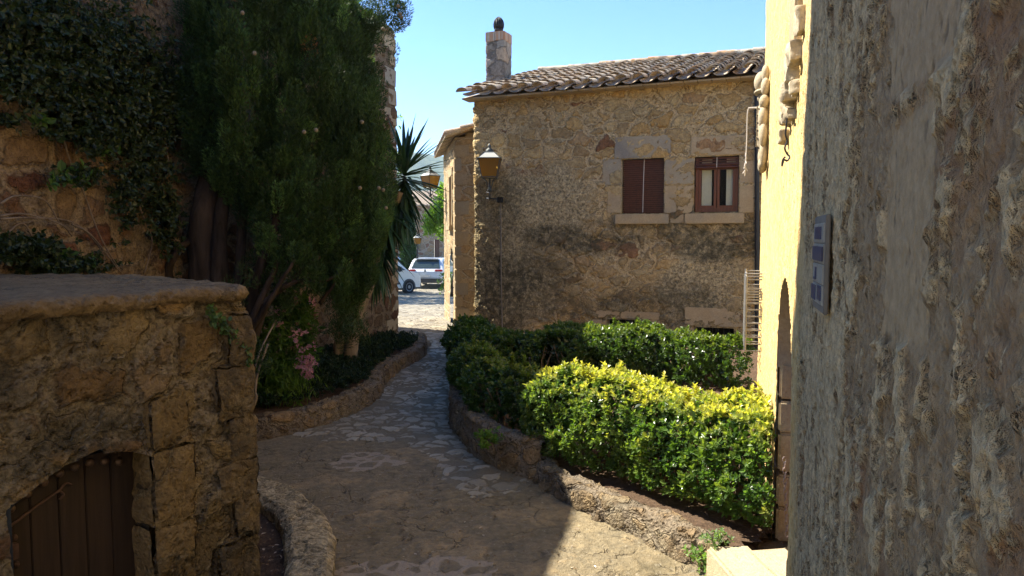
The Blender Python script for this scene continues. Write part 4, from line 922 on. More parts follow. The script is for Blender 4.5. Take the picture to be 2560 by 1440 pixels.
M_hutblock = rubble('hut_dressed_stone', (1.0, 1.0, 1.0), [(0, (0.27, 0.205, 0.11)), (0.5, (0.33, 0.245, 0.13)), (1, (0.24, 0.19, 0.115))], (0.3, 0.24, 0.15), mw=.004, disp=0.018, grit=1.7, tint=(.80, .80, .78))
zq = -.02; kq = 0
while zq < ZT - .12:
    hq = min(random.uniform(.17, .25), ZT - .01 - zq); lq = (.20 if kq % 2 else .12) + random.uniform(-.02, .02)
    p_ = HRc - hfd * (lq / 2 - .018) - hfn * .07; V_, F_ = rough_block((p_[0], p_[1], zq + hq / 2), (lq, .19, hq - .008), trot + random.uniform(-.04, .04), .019, kq * 7, 12, 13)
    np_mesh('quoin', V_, F_, M_hutblock, hut, smooth=True, col=np.stack([.35 + 0 * V_[:, 0], .75 + 0 * V_[:, 0], 0 * V_[:, 0]], 1)); zq += hq; kq += 1
for z0_, z1_, lq in [(.62, .93, .17), (.30, .61, .16), (.0, .29, .18), (.94, 1.13, .15)]:
    p_ = tw(dR_ + lq / 2 + .014, (z0_ + z1_) / 2, -.055); V_, F_ = rough_block(p_, (lq, .15, z1_ - z0_), trot, .013, int(z0_ * 90), 12, 13); np_mesh('jamb_stone', V_, F_, M_hutblock, hut, smooth=True, col=np.stack([0 * V_[:, 0], .15 + 0 * V_[:, 0], 0 * V_[:, 0]], 1))
hdv = []
for Yh, zh, sy, sz, of in [(2.93, 2.66, .09, .10, .0), (3.03, 2.56, .12, .09, .015), (3.14, 2.52, .10, .11, .02), (3.25, 2.45, .13, .09, .02), (3.38, 2.42, .12, .08, .015), (3.50, 2.37, .12, .07, .01), (3.62, 2.30, .10, .06, .005), (3.10, 2.43, .10, .05, .0), (3.30, 2.36, .12, .05, .0)]:
    hdv.append(rough_block(rw(Yh, zh, of), (sy, .07, sz), ca, .022, int(Yh * 40), 16))
Vh = np.concatenate([q_[0] for q_ in hdv]); Fh = np.concatenate([q_[1] + i_ * len(hdv[0][0]) for i_, q_ in enumerate(hdv)])
np_mesh('broken_stone_hood', Vh, Fh, M_carve, rb, smooth=True)
# slab top
def slab(poly, z0, z1):
    ctr_ = np.mean(poly, 0); rings = []
    P, N, U = resample([*poly, poly[0]], .02); nv = len(P) - 1; P = P[:-1]
    prof = [(-.03, z0), (-.002, z0 + .006), (.010, (z0 + z1) / 2), (.004, z1 - .008), (-.02, z1)]
    V = []; 
    nrm = unit(P - np.roll(P, 3, 0) + np.roll(P, -3, 0) - P); nrm = np.stack([nrm[:, 1], -nrm[:, 0]], 1)
    for o_, z_ in prof: V.append(np.concatenate([P + nrm * (o_ + .03), np.full((nv, 1), z_)], 1))
    for f_ in (.93, .8, .6, .4, .2): 
        q_ = ctr_ + (P - ctr_) * f_; V.append(np.concatenate([q_, np.full((nv, 1), z1)], 1))
    V = np.concatenate(V); m = len(prof) + 5
    for k_ in range(3): V[:, k_] += (noise(V, 14, 70 + k_, 4) - .5) * (.045 if k_ < 2 else .024)
    Fc = []
    for i in range(m - 1):
        for j in range(nv): Fc.append([i * nv + j, i * nv + (j + 1) % nv, (i + 1) * nv + (j + 1) % nv, (i + 1) * nv + j])
    Fc.append([(m - 1) * nv + j for j in range(nv)]); Fc.append([j for j in range(nv)][::-1]); return V, Fc
V, Fc = slab([HLc + hfn * .0, HRc + hfn * .0 - hfd * .035, HB + np.array([.06, .0]), HBL], 1.525, 1.572)
M_slab = rubble('slab_stone', (1.2, 1.2, 1.2), [(0, (0.20, 0.16, 0.12)), (1, (0.25, 0.2, 0.15))], (0.16, 0.13, 0.10), mw=.01, disp=.014, grit=1.4, plaster=(.2, .17, .13), stain=(.09, .075, .05), tint=(.95, .90, .72))
np_mesh('slab_top', V, Fc, M_slab, hut, smooth=True, col=np.stack([0 * V[:, 0], np.clip((noise(V, 3, 5) - .45) * 4, 0, 1) * .6, 0 * V[:, 0]], 1))

# ------------------------------------------------------------------ round planter at the hut corner
pl = thing('stone_planter', 'curved stone rim planter of bare brown soil at the hut corner', 'planter', (-1.2, 3.6, 0))
rim = spline([(-2.35, 4.85, 0), (-1.95, 4.85, 0), (-1.70, 4.76, 0), (-1.40, 4.53, 0), (-1.14, 4.17, 0), (-.965, 3.77, 0), (-.865, 3.35, 0), (-.87, 3.0, 0), (-1.02, 2.72, 0), (-1.3, 2.55, 0)], 8)[:, :2]
V, A, U = sweep([tuple(p) for p in rim][::-1], [(-.02, -.02), (0, .17), (-.035, .205), (-.20, .20), (-.235, .17), (-.24, .05)], step=.02, pstep=.015, jitter=.045, jscale=6)
np_mesh('stone_rim', V, A, M_rim, pl, smooth=True, col=np.stack([1.0 + 0 * U, .18 + 0 * U, 0 * U], 1))
def patch_mesh(poly, z, step=.05, amp=.02, seed=3):
    poly = np.array(poly)[:, :2]; x0, y0_ = poly.min(0); x1, y1_ = poly.max(0)
    xs = np.arange(x0, x1 + step, step); ys = np.arange(y0_, y1_ + step, step); X, Y = np.meshgrid(xs, ys, indexing='ij')
    Z = (z(X, Y) if callable(z) else z + 0 * X); P = np.stack([X, Y, Z], -1); P[..., 2] += (noise(P, 5, seed, 3) - .5) * amp
    nx, ny = X.shape; idx = np.arange(nx * ny).reshape(nx, ny); A = np.stack([idx[:-1, :-1], idx[1:, :-1], idx[1:, 1:], idx[:-1, 1:]], -1).reshape(-1, 4)
    cx = (X[:-1, :-1] + step / 2).ravel(); cy = (Y[:-1, :-1] + step / 2).ravel(); A = A[inpoly(cx, cy, [tuple(p) for p in poly])]
    return P.reshape(-1, 3), A
np_mesh('soil', *patch_mesh(list(rim + np.array([-.08, -.02])) + [(-1.5, 3.2), (-2.4, 4.2)], .115, .02, .05), M_soil, pl, smooth=True)

# ------------------------------------------------------------------ low walls
def lowwall(name, label, pts, zt, thick=.16, jit=.03, base=-.05, zend=None):
    loc = (*np.mean(np.array(pts), 0)[:2], 0.0)
    r_ = thing(name, label, 'wall', loc)
    P = spline([(*p[:2], 0) for p in pts], 6)[:, :2]
    V, A, U = sweep([tuple(p) for p in P], [(0.02, base), (.0, zt - .014), (-.014, zt), (-thick + .02, zt), (-thick, zt - .03), (-thick, base)], step=.022, pstep=.02, jitter=jit, jscale=5)
    idx = np.arange(len(V)).reshape(-1, int(len(V) / len(np.unique(U)))) if False else None
    np_mesh('stonework', V, A, M_low, r_, smooth=True, col=np.stack([np.clip((noise(V, 3, 91) - .45) * 4, 0, 1) * .6, np.clip((noise(V, 2.5, 92) - .55) * 5, 0, 1) * .7, 0 * U], 1)); return r_
wl = [G(*q) for q in [(1062, 862), (1058, 893), (1000, 928), (958, 962), (942, 998), (850, 1046), (740, 1084), (625, 1104), (520, 1120)]]
lowwall('bed_wall', 'low curved stone wall edging the shady flower bed on the left', wl[::-1], .19, .15)
w1 = [(-.95, 11.6), (-.80, 9.6), (-.62, 7.4), (-.565, 6.72), (-.50, 6.52), G(1200, 1150), G(1290, 1190), (.22, 5.20)]
lowwall('garden_wall', 'low stone wall bordering the path below the dark hedge', w1, .30, .16)
w2 = [(.17, 5.28), G(1352, 1216), G(1420, 1258), G(1500, 1297), G(1600, 1345), G(1700, 1392), G(1790, 1428)]
lowwall('garden_wall', 'low rough stone wall below the sunlit yellow hedge', w2, .155, .13, jit=.04)
def block(name, label, c, s, rot, mat, jit=.01, bev=.015):
    V, Fc = box((0, 0, 0), s, rot, bev); V = V + np.array(c); V = V + (noise(V, 6, 3)[:, None] - .5) * jit
    o = np_mesh(name, V, Fc, mat, origin=(c[0], c[1], c[2] - s[2] / 2)); return tag(o, label, 'stone block')
g1 = G(1845, 1400, .18); g2 = G(1930, 1400, .2)
block('stone_block', 'square pale stone block under the right end of the yellow hedge', (g1[0] + .015, g1[1] - .10, .07), (.235, .50, .24), .10, M_plinth)
block('stone_block', 'pale threshold stone at the foot of the arched doorway', (g2[0] + .05, g2[1] - .13, .08), (.215, .52, .25), .13, M_plinth)
block('step_stone', 'flat step stone where the left wall meets the path', (*G(1015, 868), .03), (.75, .45, .16), -.35, M_trimgrey, .05, .03)
# beds
structure(np_mesh('bed_soil', *patch_mesh([wl[0], *wl, (-4.2, 5.2), (lx(6) - .05, 6), (lx(12) - .05, 12), (-1.85, 12.1)], lambda X, Y: .13 + .12 * np.clip((-1.2 - X) / 2, 0, 1), .05, .04), M_soil, smooth=True))
structure(np_mesh('garden_soil', *patch_mesh([(p[0] + .08, p[1] + .05) for p in w1] + [(p[0] + .08, p[1] + .05) for p in w2[1:]] + [(1.55, 4.1), (4.2, 10.5), (3.9, 11.5), (-.7, 13.3)], .10, .06, .05), M_soil, smooth=True))

# ------------------------------------------------------------------ foliage
M_hedge = leafmat('hedge_leaf', 0.30, 0.45, 0.6, (1.7, 1.7, 0.5)); M_conf = leafmat('cypress_spray', 0.6, 0.22, 0.25, (1.2, 1.4, 0.5)); M_ivy = leafmat('ivy_leaf', 0.4, 0.25, 0.4)
M_yucca = leafmat('yucca_leaf', 0.45, 0.15, 0.4); M_petal = leafmat('pink_petal', 0.6, 0.4, 0.3, (1.2, 1.0, 1.1)); M_soft = leafmat('soft_leaf', 0.45, 0.45, 0.4, (1.5, 1.6, 0.5))
M_bark = barkmat('grey_brown_bark', (0.020, 0.015, 0.011), (0.070, 0.050, 0.036)); M_barkpale = barkmat('pale_bark', (0.16, 0.12, 0.08), (0.30, 0.24, 0.17), 14); M_twig = barkmat('bare_twig', (0.10, 0.07, 0.05), (0.22, 0.17, 0.12))
def rosettes(P, D, n=8, L=.042, Wd=.022, young=None, dark=(.032, .072, .018), mid=(.075, .14, .024), yel=(.54, .52, .14)):
    """whorls of leaves at shoot tips P pointing along D"""
    m = len(P); Pn = np.repeat(P, n, 0); Dn = unit(np.repeat(D, n, 0)); k = np.tile(np.arange(n), m)
    an = k * 2.4 + np.repeat(rng.uniform(0, 6.28, m), n); ref = np.tile(np.array([[.31, .87, .38]]), (m * n, 1))
    A_ = unit(np.cross(Dn, ref)); B_ = np.cross(Dn, A_); rad = np.cos(an)[:, None] * A_ + np.sin(an)[:, None] * B_
    lev = (k / n)[:, None]                                   # 0 outer .. 1 tip
    d = unit(rad * (1.15 - .85 * lev) + Dn * (.25 + .9 * lev) + rng.normal(size=rad.shape) * .16)
    base = Pn + Dn * (lev - .6) * L * .9
    Nn = unit(Dn - d * (Dn * d).sum(1, keepdims=True) + 1e-4)
    ll = L * rng.uniform(.6, 1.2, m * n) * np.repeat(rng.uniform(.75, 1.15, m), n); V, Fa = leaves(base, d, Nn, ll, ll * Wd / L, .22, .15)
    y = np.zeros(m) if young is None else young; y = np.repeat(y, n); r_ = rng.uniform(0, 1, m * n)[:, None]
    col = np.array(dark) * (1 - r_) + np.array(mid) * r_; yy = np.clip(y * (0.35 + .75 * lev[:, 0]), 0, 1)[:, None]; col = col * (1 - yy) + np.array(yel) * yy * rng.uniform(.8, 1.15, (m * n, 1))
    return V, Fa, np.repeat(col, 6, 0)
def hedge(name, label, path, width, h0, h1, dens=520, youngtop=.0, L=.042, clip=None, group=None, tuft=.04, sprig=0, dark=None, mid=None, ends=(1, 1), seed=1):
    path = np.array(path, float); seg = np.diff(path, axis=0); sl_ = np.linalg.norm(seg, axis=1); tot = sl_.sum(); cum = np.concatenate([[0], np.cumsum(sl_)])
    area = tot * ((h1 - h0) * 2 + width) + (h1 - h0) * width * 2; m = int(area * dens)
    def P_at(s_):
        i = np.clip(np.searchsorted(cum, s_, side='right') - 1, 0, len(seg) - 1); t = (s_ - cum[i]) / sl_[i]; d_ = seg[i] / sl_[i][:, None]
        return path[i] + seg[i] * t[:, None], d_
    s_ = rng.uniform(-width * .35, tot + width * .35, m); sc = np.clip(s_, 0, tot); C0, d_ = P_at(sc); n_ = np.stack([d_[:, 1], -d_[:, 0]], 1)
    per = 2 * (h1 - h0) + width; q = rng.uniform(0, per, m)
    a = np.where(q < h1 - h0, 1.0, np.where(q > h1 - h0 + width, -1.0, 1 - 2 * (q - (h1 - h0)) / width)); hh = np.where(q < h1 - h0, q, np.where(q > h1 - h0 + width, per - q, h1 - h0))
    # rounded superellipse section
    zz = hh / (h1 - h0); a = a * np.where(zz > .62, 1 - .46 * ((zz - .62) / .38) ** 2, 1.0) * np.where(zz < .3, .80 + .66 * zz, 1)
    over = (s_ - sc); endk = np.sqrt(np.clip(1 - (over / (width * .36)) ** 2, 0.02, 1)); a = a * endk
    XY = C0 + n_ * (a * width / 2)[:, None] + d_ * over[:, None]; Z = h0 + hh * (1 - .10 * (np.abs(over) > 0) * (over / (width * .35)) ** 2)
    P = np.concatenate([XY, Z[:, None]], 1)
    side = np.where((q < h1 - h0) | (q > h1 - h0 + width), 1.0, 0.0)
    Nrm = np.concatenate([n_ * (np.sign(a) * (.25 + side * .75))[:, None] + d_ * (over / (width * .3))[:, None] * .8, (1 - side)[:, None] * .9 + .15], 1); Nrm = unit(Nrm)
    bulge = (noise(P, 3.0, seed, 3) - .45) * .24 + (noise(P, 11, seed + 3, 2) - .5) * tuft * 2
    depth = -np.abs(rng.exponential(.022, m)); P = P + Nrm * (bulge + depth)[:, None]
    D = unit(Nrm * .7 + np.array([0, 0, .75]) + rng.normal(size=P.shape) * .30)
    yg = np.zeros(m)
    if youngtop > 0:
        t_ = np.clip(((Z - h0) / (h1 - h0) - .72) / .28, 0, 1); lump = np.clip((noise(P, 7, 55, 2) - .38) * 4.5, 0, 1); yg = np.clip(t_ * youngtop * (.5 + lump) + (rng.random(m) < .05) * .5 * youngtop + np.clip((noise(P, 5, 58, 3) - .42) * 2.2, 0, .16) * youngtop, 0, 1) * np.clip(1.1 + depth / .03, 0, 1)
    if sprig:
        tp_ = rng.choice(np.where(side == 0)[0], sprig); ex = []
        for k in range(5): ex.append(P[tp_] + np.array([0, 0, .018 * k + .01]) + rng.normal(size=(sprig, 3)) * .003)
        P = np.concatenate([P] + ex); D = np.concatenate([D] + [np.tile([[0, 0, 1.0]], (sprig, 1)) + rng.normal(size=(sprig, 3)) * .1 for _ in ex]); yg = np.concatenate([yg] + [np.full(sprig, max(youngtop, .12)) for _ in ex])
    if clip is not None: k_ = clip(P); P, D, yg = P[k_], D[k_], yg[k_]
    kw = {}
    if dark: kw['dark'] = dark
    if mid: kw['mid'] = mid
    V, Fa, col = rosettes(P, D, 8, L, L * .52, yg, **kw)
    mp, _ = P_at(np.array([tot / 2])); root = thing(name, label, 'hedge', (mp[0][0], mp[0][1], .1), group)
    np_mesh('foliage', V, Fa, M_hedge, root, col=col)
    # woody stems inside
    st = []
    for k in range(int(tot / .16) + 1):
        c, dd = P_at(np.array([min(tot, k * .16)])); c = c[0] + rng.uniform(-.5, .5, 2) * width * .5
        for b in range(3):
            e = np.array([c[0] + rng.uniform(-.16, .16), c[1] + rng.uniform(-.16, .16), h1 - .1]); st.append(tube([(c[0], c[1], .05), (c[0] * .6 + e[0] * .4 + rng.uniform(-.03, .03), c[1] * .6 + e[1] * .4, .05 + (h1 - .05) * .45), tuple(e)], [.012, .009, .005], 5))
    np_mesh('stems', *merge(*st), M_twig, root)
    # dense inner twig-and-leaf mass: more, darker leaves filling the body
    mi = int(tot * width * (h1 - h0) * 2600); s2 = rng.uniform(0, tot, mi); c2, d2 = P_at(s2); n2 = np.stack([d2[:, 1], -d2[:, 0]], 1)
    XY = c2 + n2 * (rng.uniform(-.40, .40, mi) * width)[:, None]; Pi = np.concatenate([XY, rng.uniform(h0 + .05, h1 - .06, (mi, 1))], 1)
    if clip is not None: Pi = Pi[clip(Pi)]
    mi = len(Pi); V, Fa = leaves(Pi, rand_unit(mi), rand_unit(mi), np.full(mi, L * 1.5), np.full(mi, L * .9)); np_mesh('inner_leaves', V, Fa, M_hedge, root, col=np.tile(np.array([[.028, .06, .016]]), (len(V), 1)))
    return root
clipR = lambda P: P[:, 0] < rx(P[:, 1]) - .02
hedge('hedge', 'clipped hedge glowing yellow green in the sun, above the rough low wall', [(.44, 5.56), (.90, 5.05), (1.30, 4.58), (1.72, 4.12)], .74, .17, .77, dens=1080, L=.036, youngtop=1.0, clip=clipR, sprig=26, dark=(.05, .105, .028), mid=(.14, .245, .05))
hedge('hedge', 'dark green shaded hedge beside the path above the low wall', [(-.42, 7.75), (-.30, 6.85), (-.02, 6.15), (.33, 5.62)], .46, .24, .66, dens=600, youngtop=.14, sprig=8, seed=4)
hedge('hedge', 'small dark hedge at the foot of the house corner and annex', [(-.62, 10.4), (-.50, 9.4), (-.18, 8.9)], .62, .12, .60, dens=420, youngtop=.06, L=.05, seed=6)
hedge('hedge', 'low dark hedge crossing in front of the lantern wall', [(-.05, 9.0), (.45, 8.75), (.75, 8.9)], .60, .12, .60, dens=420, youngtop=.10, L=.05, seed=7)
hedge('hedge', 'tall long dark hedge below the basement windows', [(.75, 9.25), (1.4, 9.0), (2.05, 8.75)], .95, .12, .64, dens=420, youngtop=.12, sprig=10, L=.05, seed=8)
hedge('hedge', 'square dark bush beside the barred window cage', [(2.15, 8.35), (2.5, 8.2)], .62, .12, .60, dens=420, youngtop=.10, sprig=5, L=.05, seed=9)

# small weeds at the low wall end
def weed(name, label, cat, c, r_, n, L, dark, mid, h=.08):
    P = np.array(c) + np.concatenate([rng.normal(size=(n, 2)) * r_, rng.uniform(0, h, (n, 1))], 1); V, Fa, col = rosettes(P, unit(rng.normal(size=(n, 3)) * .5 + [0, 0, 1]), 6, L, L * .55, None, dark, mid)
    root = thing(name, label, cat, c); np_mesh('leaves', V, Fa, M_soft, root, col=col)
    st = [tube([c, tuple(np.array(c) + [rng.uniform(-r_, r_), rng.uniform(-r_, r_), h * .8])], .002, 4) for _ in range(8)]; np_mesh('stems', *merge(*st), M_twig, root); return root
gw = G(1765, 1408, .04); weed('weed', 'pale green weed growing against the square stone block', 'weed', (gw[0], gw[1], .02), .045, 60, .026, (.12, .22, .06), (.22, .34, .10), .10)
gw = G(1785, 1355, .2); weed('weed', 'grey green sprig sprouting on top of the rough low wall', 'weed', (gw[0], gw[1], .18), .03, 30, .024, (.16, .24, .12), (.25, .34, .18))
gw = G(1222, 1100, .3); weed('weed', 'bright leafy sprig drooping over the dark hedge wall', 'weed', (gw[0] - .02, gw[1], .27), .05, 34, .04, (.06, .13, .02), (.14, .24, .04))

# ------------------------------------------------------------------ big cypress
cyp = thing('cypress_tree', 'huge dark cypress filling the left, leaning over the hut and path', 'tree', (-2.92, 6.8, .15))
def conifer_crown():
    cx, cy = -2.47, 7.35
    pxs = [330, 380, 450, 520, 600, 640, 670, 700, 760, 800, 850, 890, 930, 955, 980, 1010]
    bot = [430, 430, 440, 460, 560, 620, 680, 715, 740, 745, 800, 790, 720, 640, 560, 300]
    Ps, Ds, Ls, Cs = [], [], [], []
    npl = 0
    for it in range(13000):
        an = rng.uniform(0, 2 * math.pi); zz = rng.uniform(.9, 4.3)
        prof = np.interp(zz, [.9, 1.4, 2.2, 3.2, 4.0, 4.35], [.85, 1.0, 1.03, 1.0, .92, .62])
        lob = noise(np.array([[math.cos(an) * 1.6, math.sin(an) * 1.6, zz * .55]]), 2.6, 90, 2)[0]; rr = rng.uniform(.45, 1.0) ** .5 * prof * (.66 + .66 * lob)
        x = cx + 1.12 * rr * math.cos(an); y = cy + .86 * rr * math.sin(an)
        px = 1280 + x / y * 1800; py = 594 - (zz - 1.8) / y * 1800
        if py > np.interp(px, pxs, bot) - 30 or px < 345 + 40 * noise(np.array([[zz, 0, 0]]), 2.5)[0]: continue
        if x < lx(y) + .12: continue
        if y > cy + .35 and rng.random() < .6: continue
        npl += 1
        if npl > 2100: break
        out = np.array([math.cos(an), math.sin(an), 0]); ax = unit(np.array([0, 0, 1.0]) + out * .28 + rng.normal(size=3) * .12); ln = rng.uniform(.16, .34); rad = rng.uniform(.045, .085)
        m = 230; t = rng.uniform(0, 1, m); w_ = rad * np.sin(np.pi * np.clip(t * .85 + .12, 0, 1)) ** .7; ph = rng.uniform(0, 6.28, m); r_ = w_ * np.sqrt(rng.uniform(.15, 1, m))
        A_ = unit(np.cross(ax, [1, .3, 0])); B_ = np.cross(ax, A_); rd = np.cos(ph)[:, None] * A_ + np.sin(ph)[:, None] * B_
        P = np.array([x, y, zz]) + ax * ((t - .5) * ln)[:, None] + rd * r_[:, None]; D = unit(ax * .95 + rd * .8 + rng.normal(size=(m, 3)) * .28)
        shade = rng.uniform(.6, 1.45) * (1.9 if rng.random() < .18 else 1); tone = rng.random()
        col = np.array([.024, .050, .017]) * (1 - tone) + np.array([.046, .082, .022]) * tone
        if rng.random() < .006: col = np.array([.20, .09, .04])
        Ps.append(P); Ds.append(D); Ls.append(rng.uniform(.022, .048, m)); Cs.append(np.tile(col * shade, (m, 1)) * rng.uniform(.8, 1.25, (m, 1)))
    # draping mass low by the hut and sprigs against the sky
    for (pX, pY, d_, n_, s_) in [(648, 880, 6.3, 7, .07), (690, 760, 6.5, 7, .08), (636, 915, 6.3, 4, .05), (860, 800, 6.9, 12, .09), (868, 830, 6.9, 7, .06), (985, 20, 7.2, 9, .09), (1000, 30, 7.2, 5, .04), (940, 90, 7.4, 10, .10), (950, 180, 7.3, 4, .06), (945, 5, 7.3, 16, .14), (640, 720, 6.6, 16, .12)]:
        for k in range(n_):
            c = np.array(W(pX, pY, d_)) + rng.normal(size=3) * s_; m = 200; ax = unit(rng.normal(size=3) * .5 + [0.2, 0, .7]); ph = rand_unit(m); t = rng.uniform(-1, 1, m)
            P = c + ax * (t * .12)[:, None] + ph * .05 * np.sqrt(1 - t * t * .8)[:, None]; Ps.append(P); Ds.append(unit(ax + ph * .8)); Ls.append(rng.uniform(.02, .045, m)); Cs.append(np.tile([[.035, .062, .018]], (m, 1)) * rng.uniform(.7, 1.3, (m, 1)))
    P = np.concatenate(Ps); D = np.concatenate(Ds); L = np.concatenate(Ls); Cc = np.concatenate(Cs); print('cypress plumes', npl, 'sprays', len(P))
    V, Fa = needles(P, D, L, L * .20); return V, Fa, np.repeat(Cc, 4, 0)
V, Fa, col = conifer_crown(); np_mesh('crown', V, Fa, M_conf, cyp, col=col)
tr = [tube(spline([(-2.92, 6.8, .1), W(512, 690, 6.8), W(505, 600, 6.8), W(512, 520, 6.82), W(530, 430, 6.9), W(560, 250, 7.0)], 5), np.linspace(.155, .09, 26), 14)]
for pts, r0, r1 in [([W(560, 800, 6.7), W(548, 640, 6.75), W(555, 520, 6.8), W(585, 400, 6.8)], .10, .04), ([W(600, 900, 6.6), W(622, 800, 6.6), W(640, 700, 6.6), W(690, 560, 6.7), W(700, 400, 6.8)], .065, .035),
        ([W(612, 900, 6.5), W(640, 830, 6.5), W(675, 750, 6.5), W(740, 690, 6.6), W(800, 640, 6.7)], .040, .018), ([W(600, 930, 6.5), W(620, 830, 6.5), W(655, 745, 6.5), W(700, 640, 6.6), W(760, 500, 6.8)], .045, .02),
        ([W(606, 930, 6.55), W(612, 860, 6.5), W(650, 790, 6.4), W(705, 700, 6.4), W(735, 650, 6.5)], .035, .014), ([W(590, 880, 6.7), W(590, 760, 6.75), W(600, 650, 6.8), W(610, 500, 6.8)], .06, .04),
        ([W(470, 760, 6.7), W(420, 690, 6.6), W(450, 620, 6.6), W(480, 600, 6.8)], .04, .03), ([W(800, 760, 6.8), W(820, 730, 6.8), W(850, 690, 6.9)], .02, .01), ([W(640, 770, 6.5), W(735, 705, 6.5), W(820, 700, 6.7), W(880, 650, 6.9)], .022, .012)]:
    P = spline(pts, 5); tr.append(tube(P, np.linspace(r0, r1, len(P)), 9))
V, Fc = merge(*tr); V = V + (np.stack([noise(V, 9, s_) for s_ in (1, 2, 3)], 1) - .5) * .03
trk = np_mesh('trunk', V, Fc, M_bark, cyp, smooth=True)
M_cone = simple('cypress_cone', (.15, .125, .085), .8)
cn = [ball(W(x, y, d), .018, 8) for x, y, d in [(606, 32, 5.95), (636, 133, 5.95), (760, 330, 5.95), (790, 325, 5.98), (905, 305, 6.3), (958, 475, 6.7), (947, 470, 6.6), (900, 470, 6.3), (965, 520, 6.8), (1000, 35, 7.1), (1003, 42, 7.1), (995, 15, 7.1), (938, 115, 7.0), (958, 72, 6.9)]]
for q_ in cn: np_mesh('cone', q_[0], q_[1], M_cone, cyp, smooth=True)

# ------------------------------------------------------------------ yucca
yu = thing('yucca', 'spiky two-stemmed yucca standing against the left building wall', 'yucca', (*W(858, 912, 9.2)[:2], .12))
yt = []
for pts, r0, r1 in [([W(845, 925, 9.2), W(850, 860, 9.2), W(862, 800, 9.2), W(888, 740, 9.25), W(910, 690, 9.3), W(945, 620, 9.3)], .085, .06), ([W(872, 925, 9.15), W(880, 860, 9.15), W(893, 790, 9.15), W(920, 720, 9.15), W(955, 600, 9.15), W(1000, 480, 9.1)], .095, .055)]:
    P = spline(pts, 6); yt.append(tube(P, np.linspace(r0, r1, len(P)), 12))
V, Fc = merge(*yt); V = V + (noise(V, 16, 5)[:, None] - .5) * .02; np_mesh('stem', V, Fc, M_barkpale, yu, smooth=True)
def sword(c, n, L, spread, droop, seedc):
    Vs, Fs, k = [], [], 0
    for i in range(n):
        el = rng.uniform(-1.25, 1.35) if spread else rng.uniform(-1.45, .3); az = rng.uniform(0, 6.28)
        d = np.array([math.cos(az) * math.cos(el), math.sin(az) * math.cos(el), math.sin(el)]); l = L * rng.uniform(.75, 1.1); w_ = .023
        side = unit(np.cross(d, [0, 0, 1.0])); dr = droop * (1 - max(0, d[2])) * rng.uniform(.4, 1.2); upn = np.cross(side, d)
        base = np.array(c) + np.array([0, 0, (el - .2) * .12]); rows = 7; V = []
        for j in range(rows):
            t = j / (rows - 1); p = base + d * l * t + np.array([0, 0, -1]) * dr * l * t * t; ww = w_ * (0.75 + .9 * t) * (1 - t ** 2.6) + .0012
            V += [p - side * ww + upn * ww * .35, p, p + side * ww + upn * ww * .35]
        for j in range(rows - 1):
            a0 = k + j * 3; Fs += [[a0, a0 + 1, a0 + 4, a0 + 3], [a0 + 1, a0 + 2, a0 + 5, a0 + 4]]
        Vs += V; k += len(V)
    return np.array(Vs), Fs
c1 = W(1012, 440, 9.1); c2 = W(940, 605, 9.3); c3 = W(965, 535, 9.0)
Y1 = sword(c1, 100, .66, True, .14, 1); Y2 = sword(c2, 85, .52, False, .4, 2); Y3 = sword(c3, 60, .52, False, .3, 3); Y4 = sword(W(992, 485, 9.1), 60, .46, False, .3, 3)
V, Fc = merge(Y1, Y2, Y3, Y4); np_mesh('leaves', V, np.array(Fc), M_yucca, yu, col=np.repeat(np.array([.026, .065, .032]) * rng.uniform(.7, 1.7, (len(V) // 21, 1)), 21, 0))

# ------------------------------------------------------------------ pink flowering shrub
ps = thing('flowering_shrub', 'leafy shrub with pink flower clusters behind the hut corner', 'shrub', (*W(635, 1020, 6.2)[:2], .12))
cl = []
for (x, y, d_, n_, s_) in [(690, 800, 7.0, 70, .16), (720, 830, 7.0, 60, .14), (700, 880, 6.9, 80, .15), (660, 920, 6.8, 70, .13), (740, 770, 7.0, 40, .10), (745, 890, 7.0, 40, .10), (700, 940, 6.9, 60, .12), (665, 950, 6.7, 40, .08)]:
    cl.append(np.array(W(x, y, d_)) + rng.normal(size=(n_, 3)) * s_ * np.array([1, 1, .9]))
P = np.concatenate(cl); V, Fa, col = rosettes(P, unit(rng.normal(size=P.shape) * .5 + [.2, -.3, .1]), 7, .075, .026, None, (.05, .11, .02), (.12, .22, .04)); np_mesh('leaves', V, Fa, M_soft, ps, col=col)
n_ = 900; P = np.concatenate([np.array(W(x, y, 6.8)) + rng.normal(size=(n_ // 3, 3)) * s_ for x, y, s_ in [(670, 955, .09), (715, 960, .09), (745, 930, .09)]]); D = unit(rng.normal(size=P.shape) * .35 + [.1, -.1, -1]); V, Fa = needles(P, D, rng.uniform(.05, .12, len(P)), np.full(len(P), .006)); np_mesh('fern_fronds', V, Fa, M_soft, ps, col=np.tile([[.14, .24, .03]], (len(V), 1)))
fl = []; fc = []
for (x, y, n_, s_) in [(770, 905, 26, .035), (766, 922, 24, .03), (745, 905, 8, .03), (774, 938, 14, .016), (742, 838, 12, .03), (738, 850, 8, .03), (702, 778, 8, .02), (733, 752, 6, .02), (783, 752, 4, .015), (700, 812, 5, .012), (783, 870, 5, .02), (760, 880, 8, .03)]:
    P = np.array(W(x, y, 6.75)) + rng.normal(size=(n_, 3)) * s_; fl.append(P)
for P in fl:
    V, Fa, col = rosettes(P, unit(rng.normal(size=P.shape) * .6 + [0, -1, .2]), 5, .026, .019, None, (.50, .24, .30), (.62, .38, .42)); np_mesh('flower_cluster', V, Fa, M_petal, ps, col=col)
sts = []
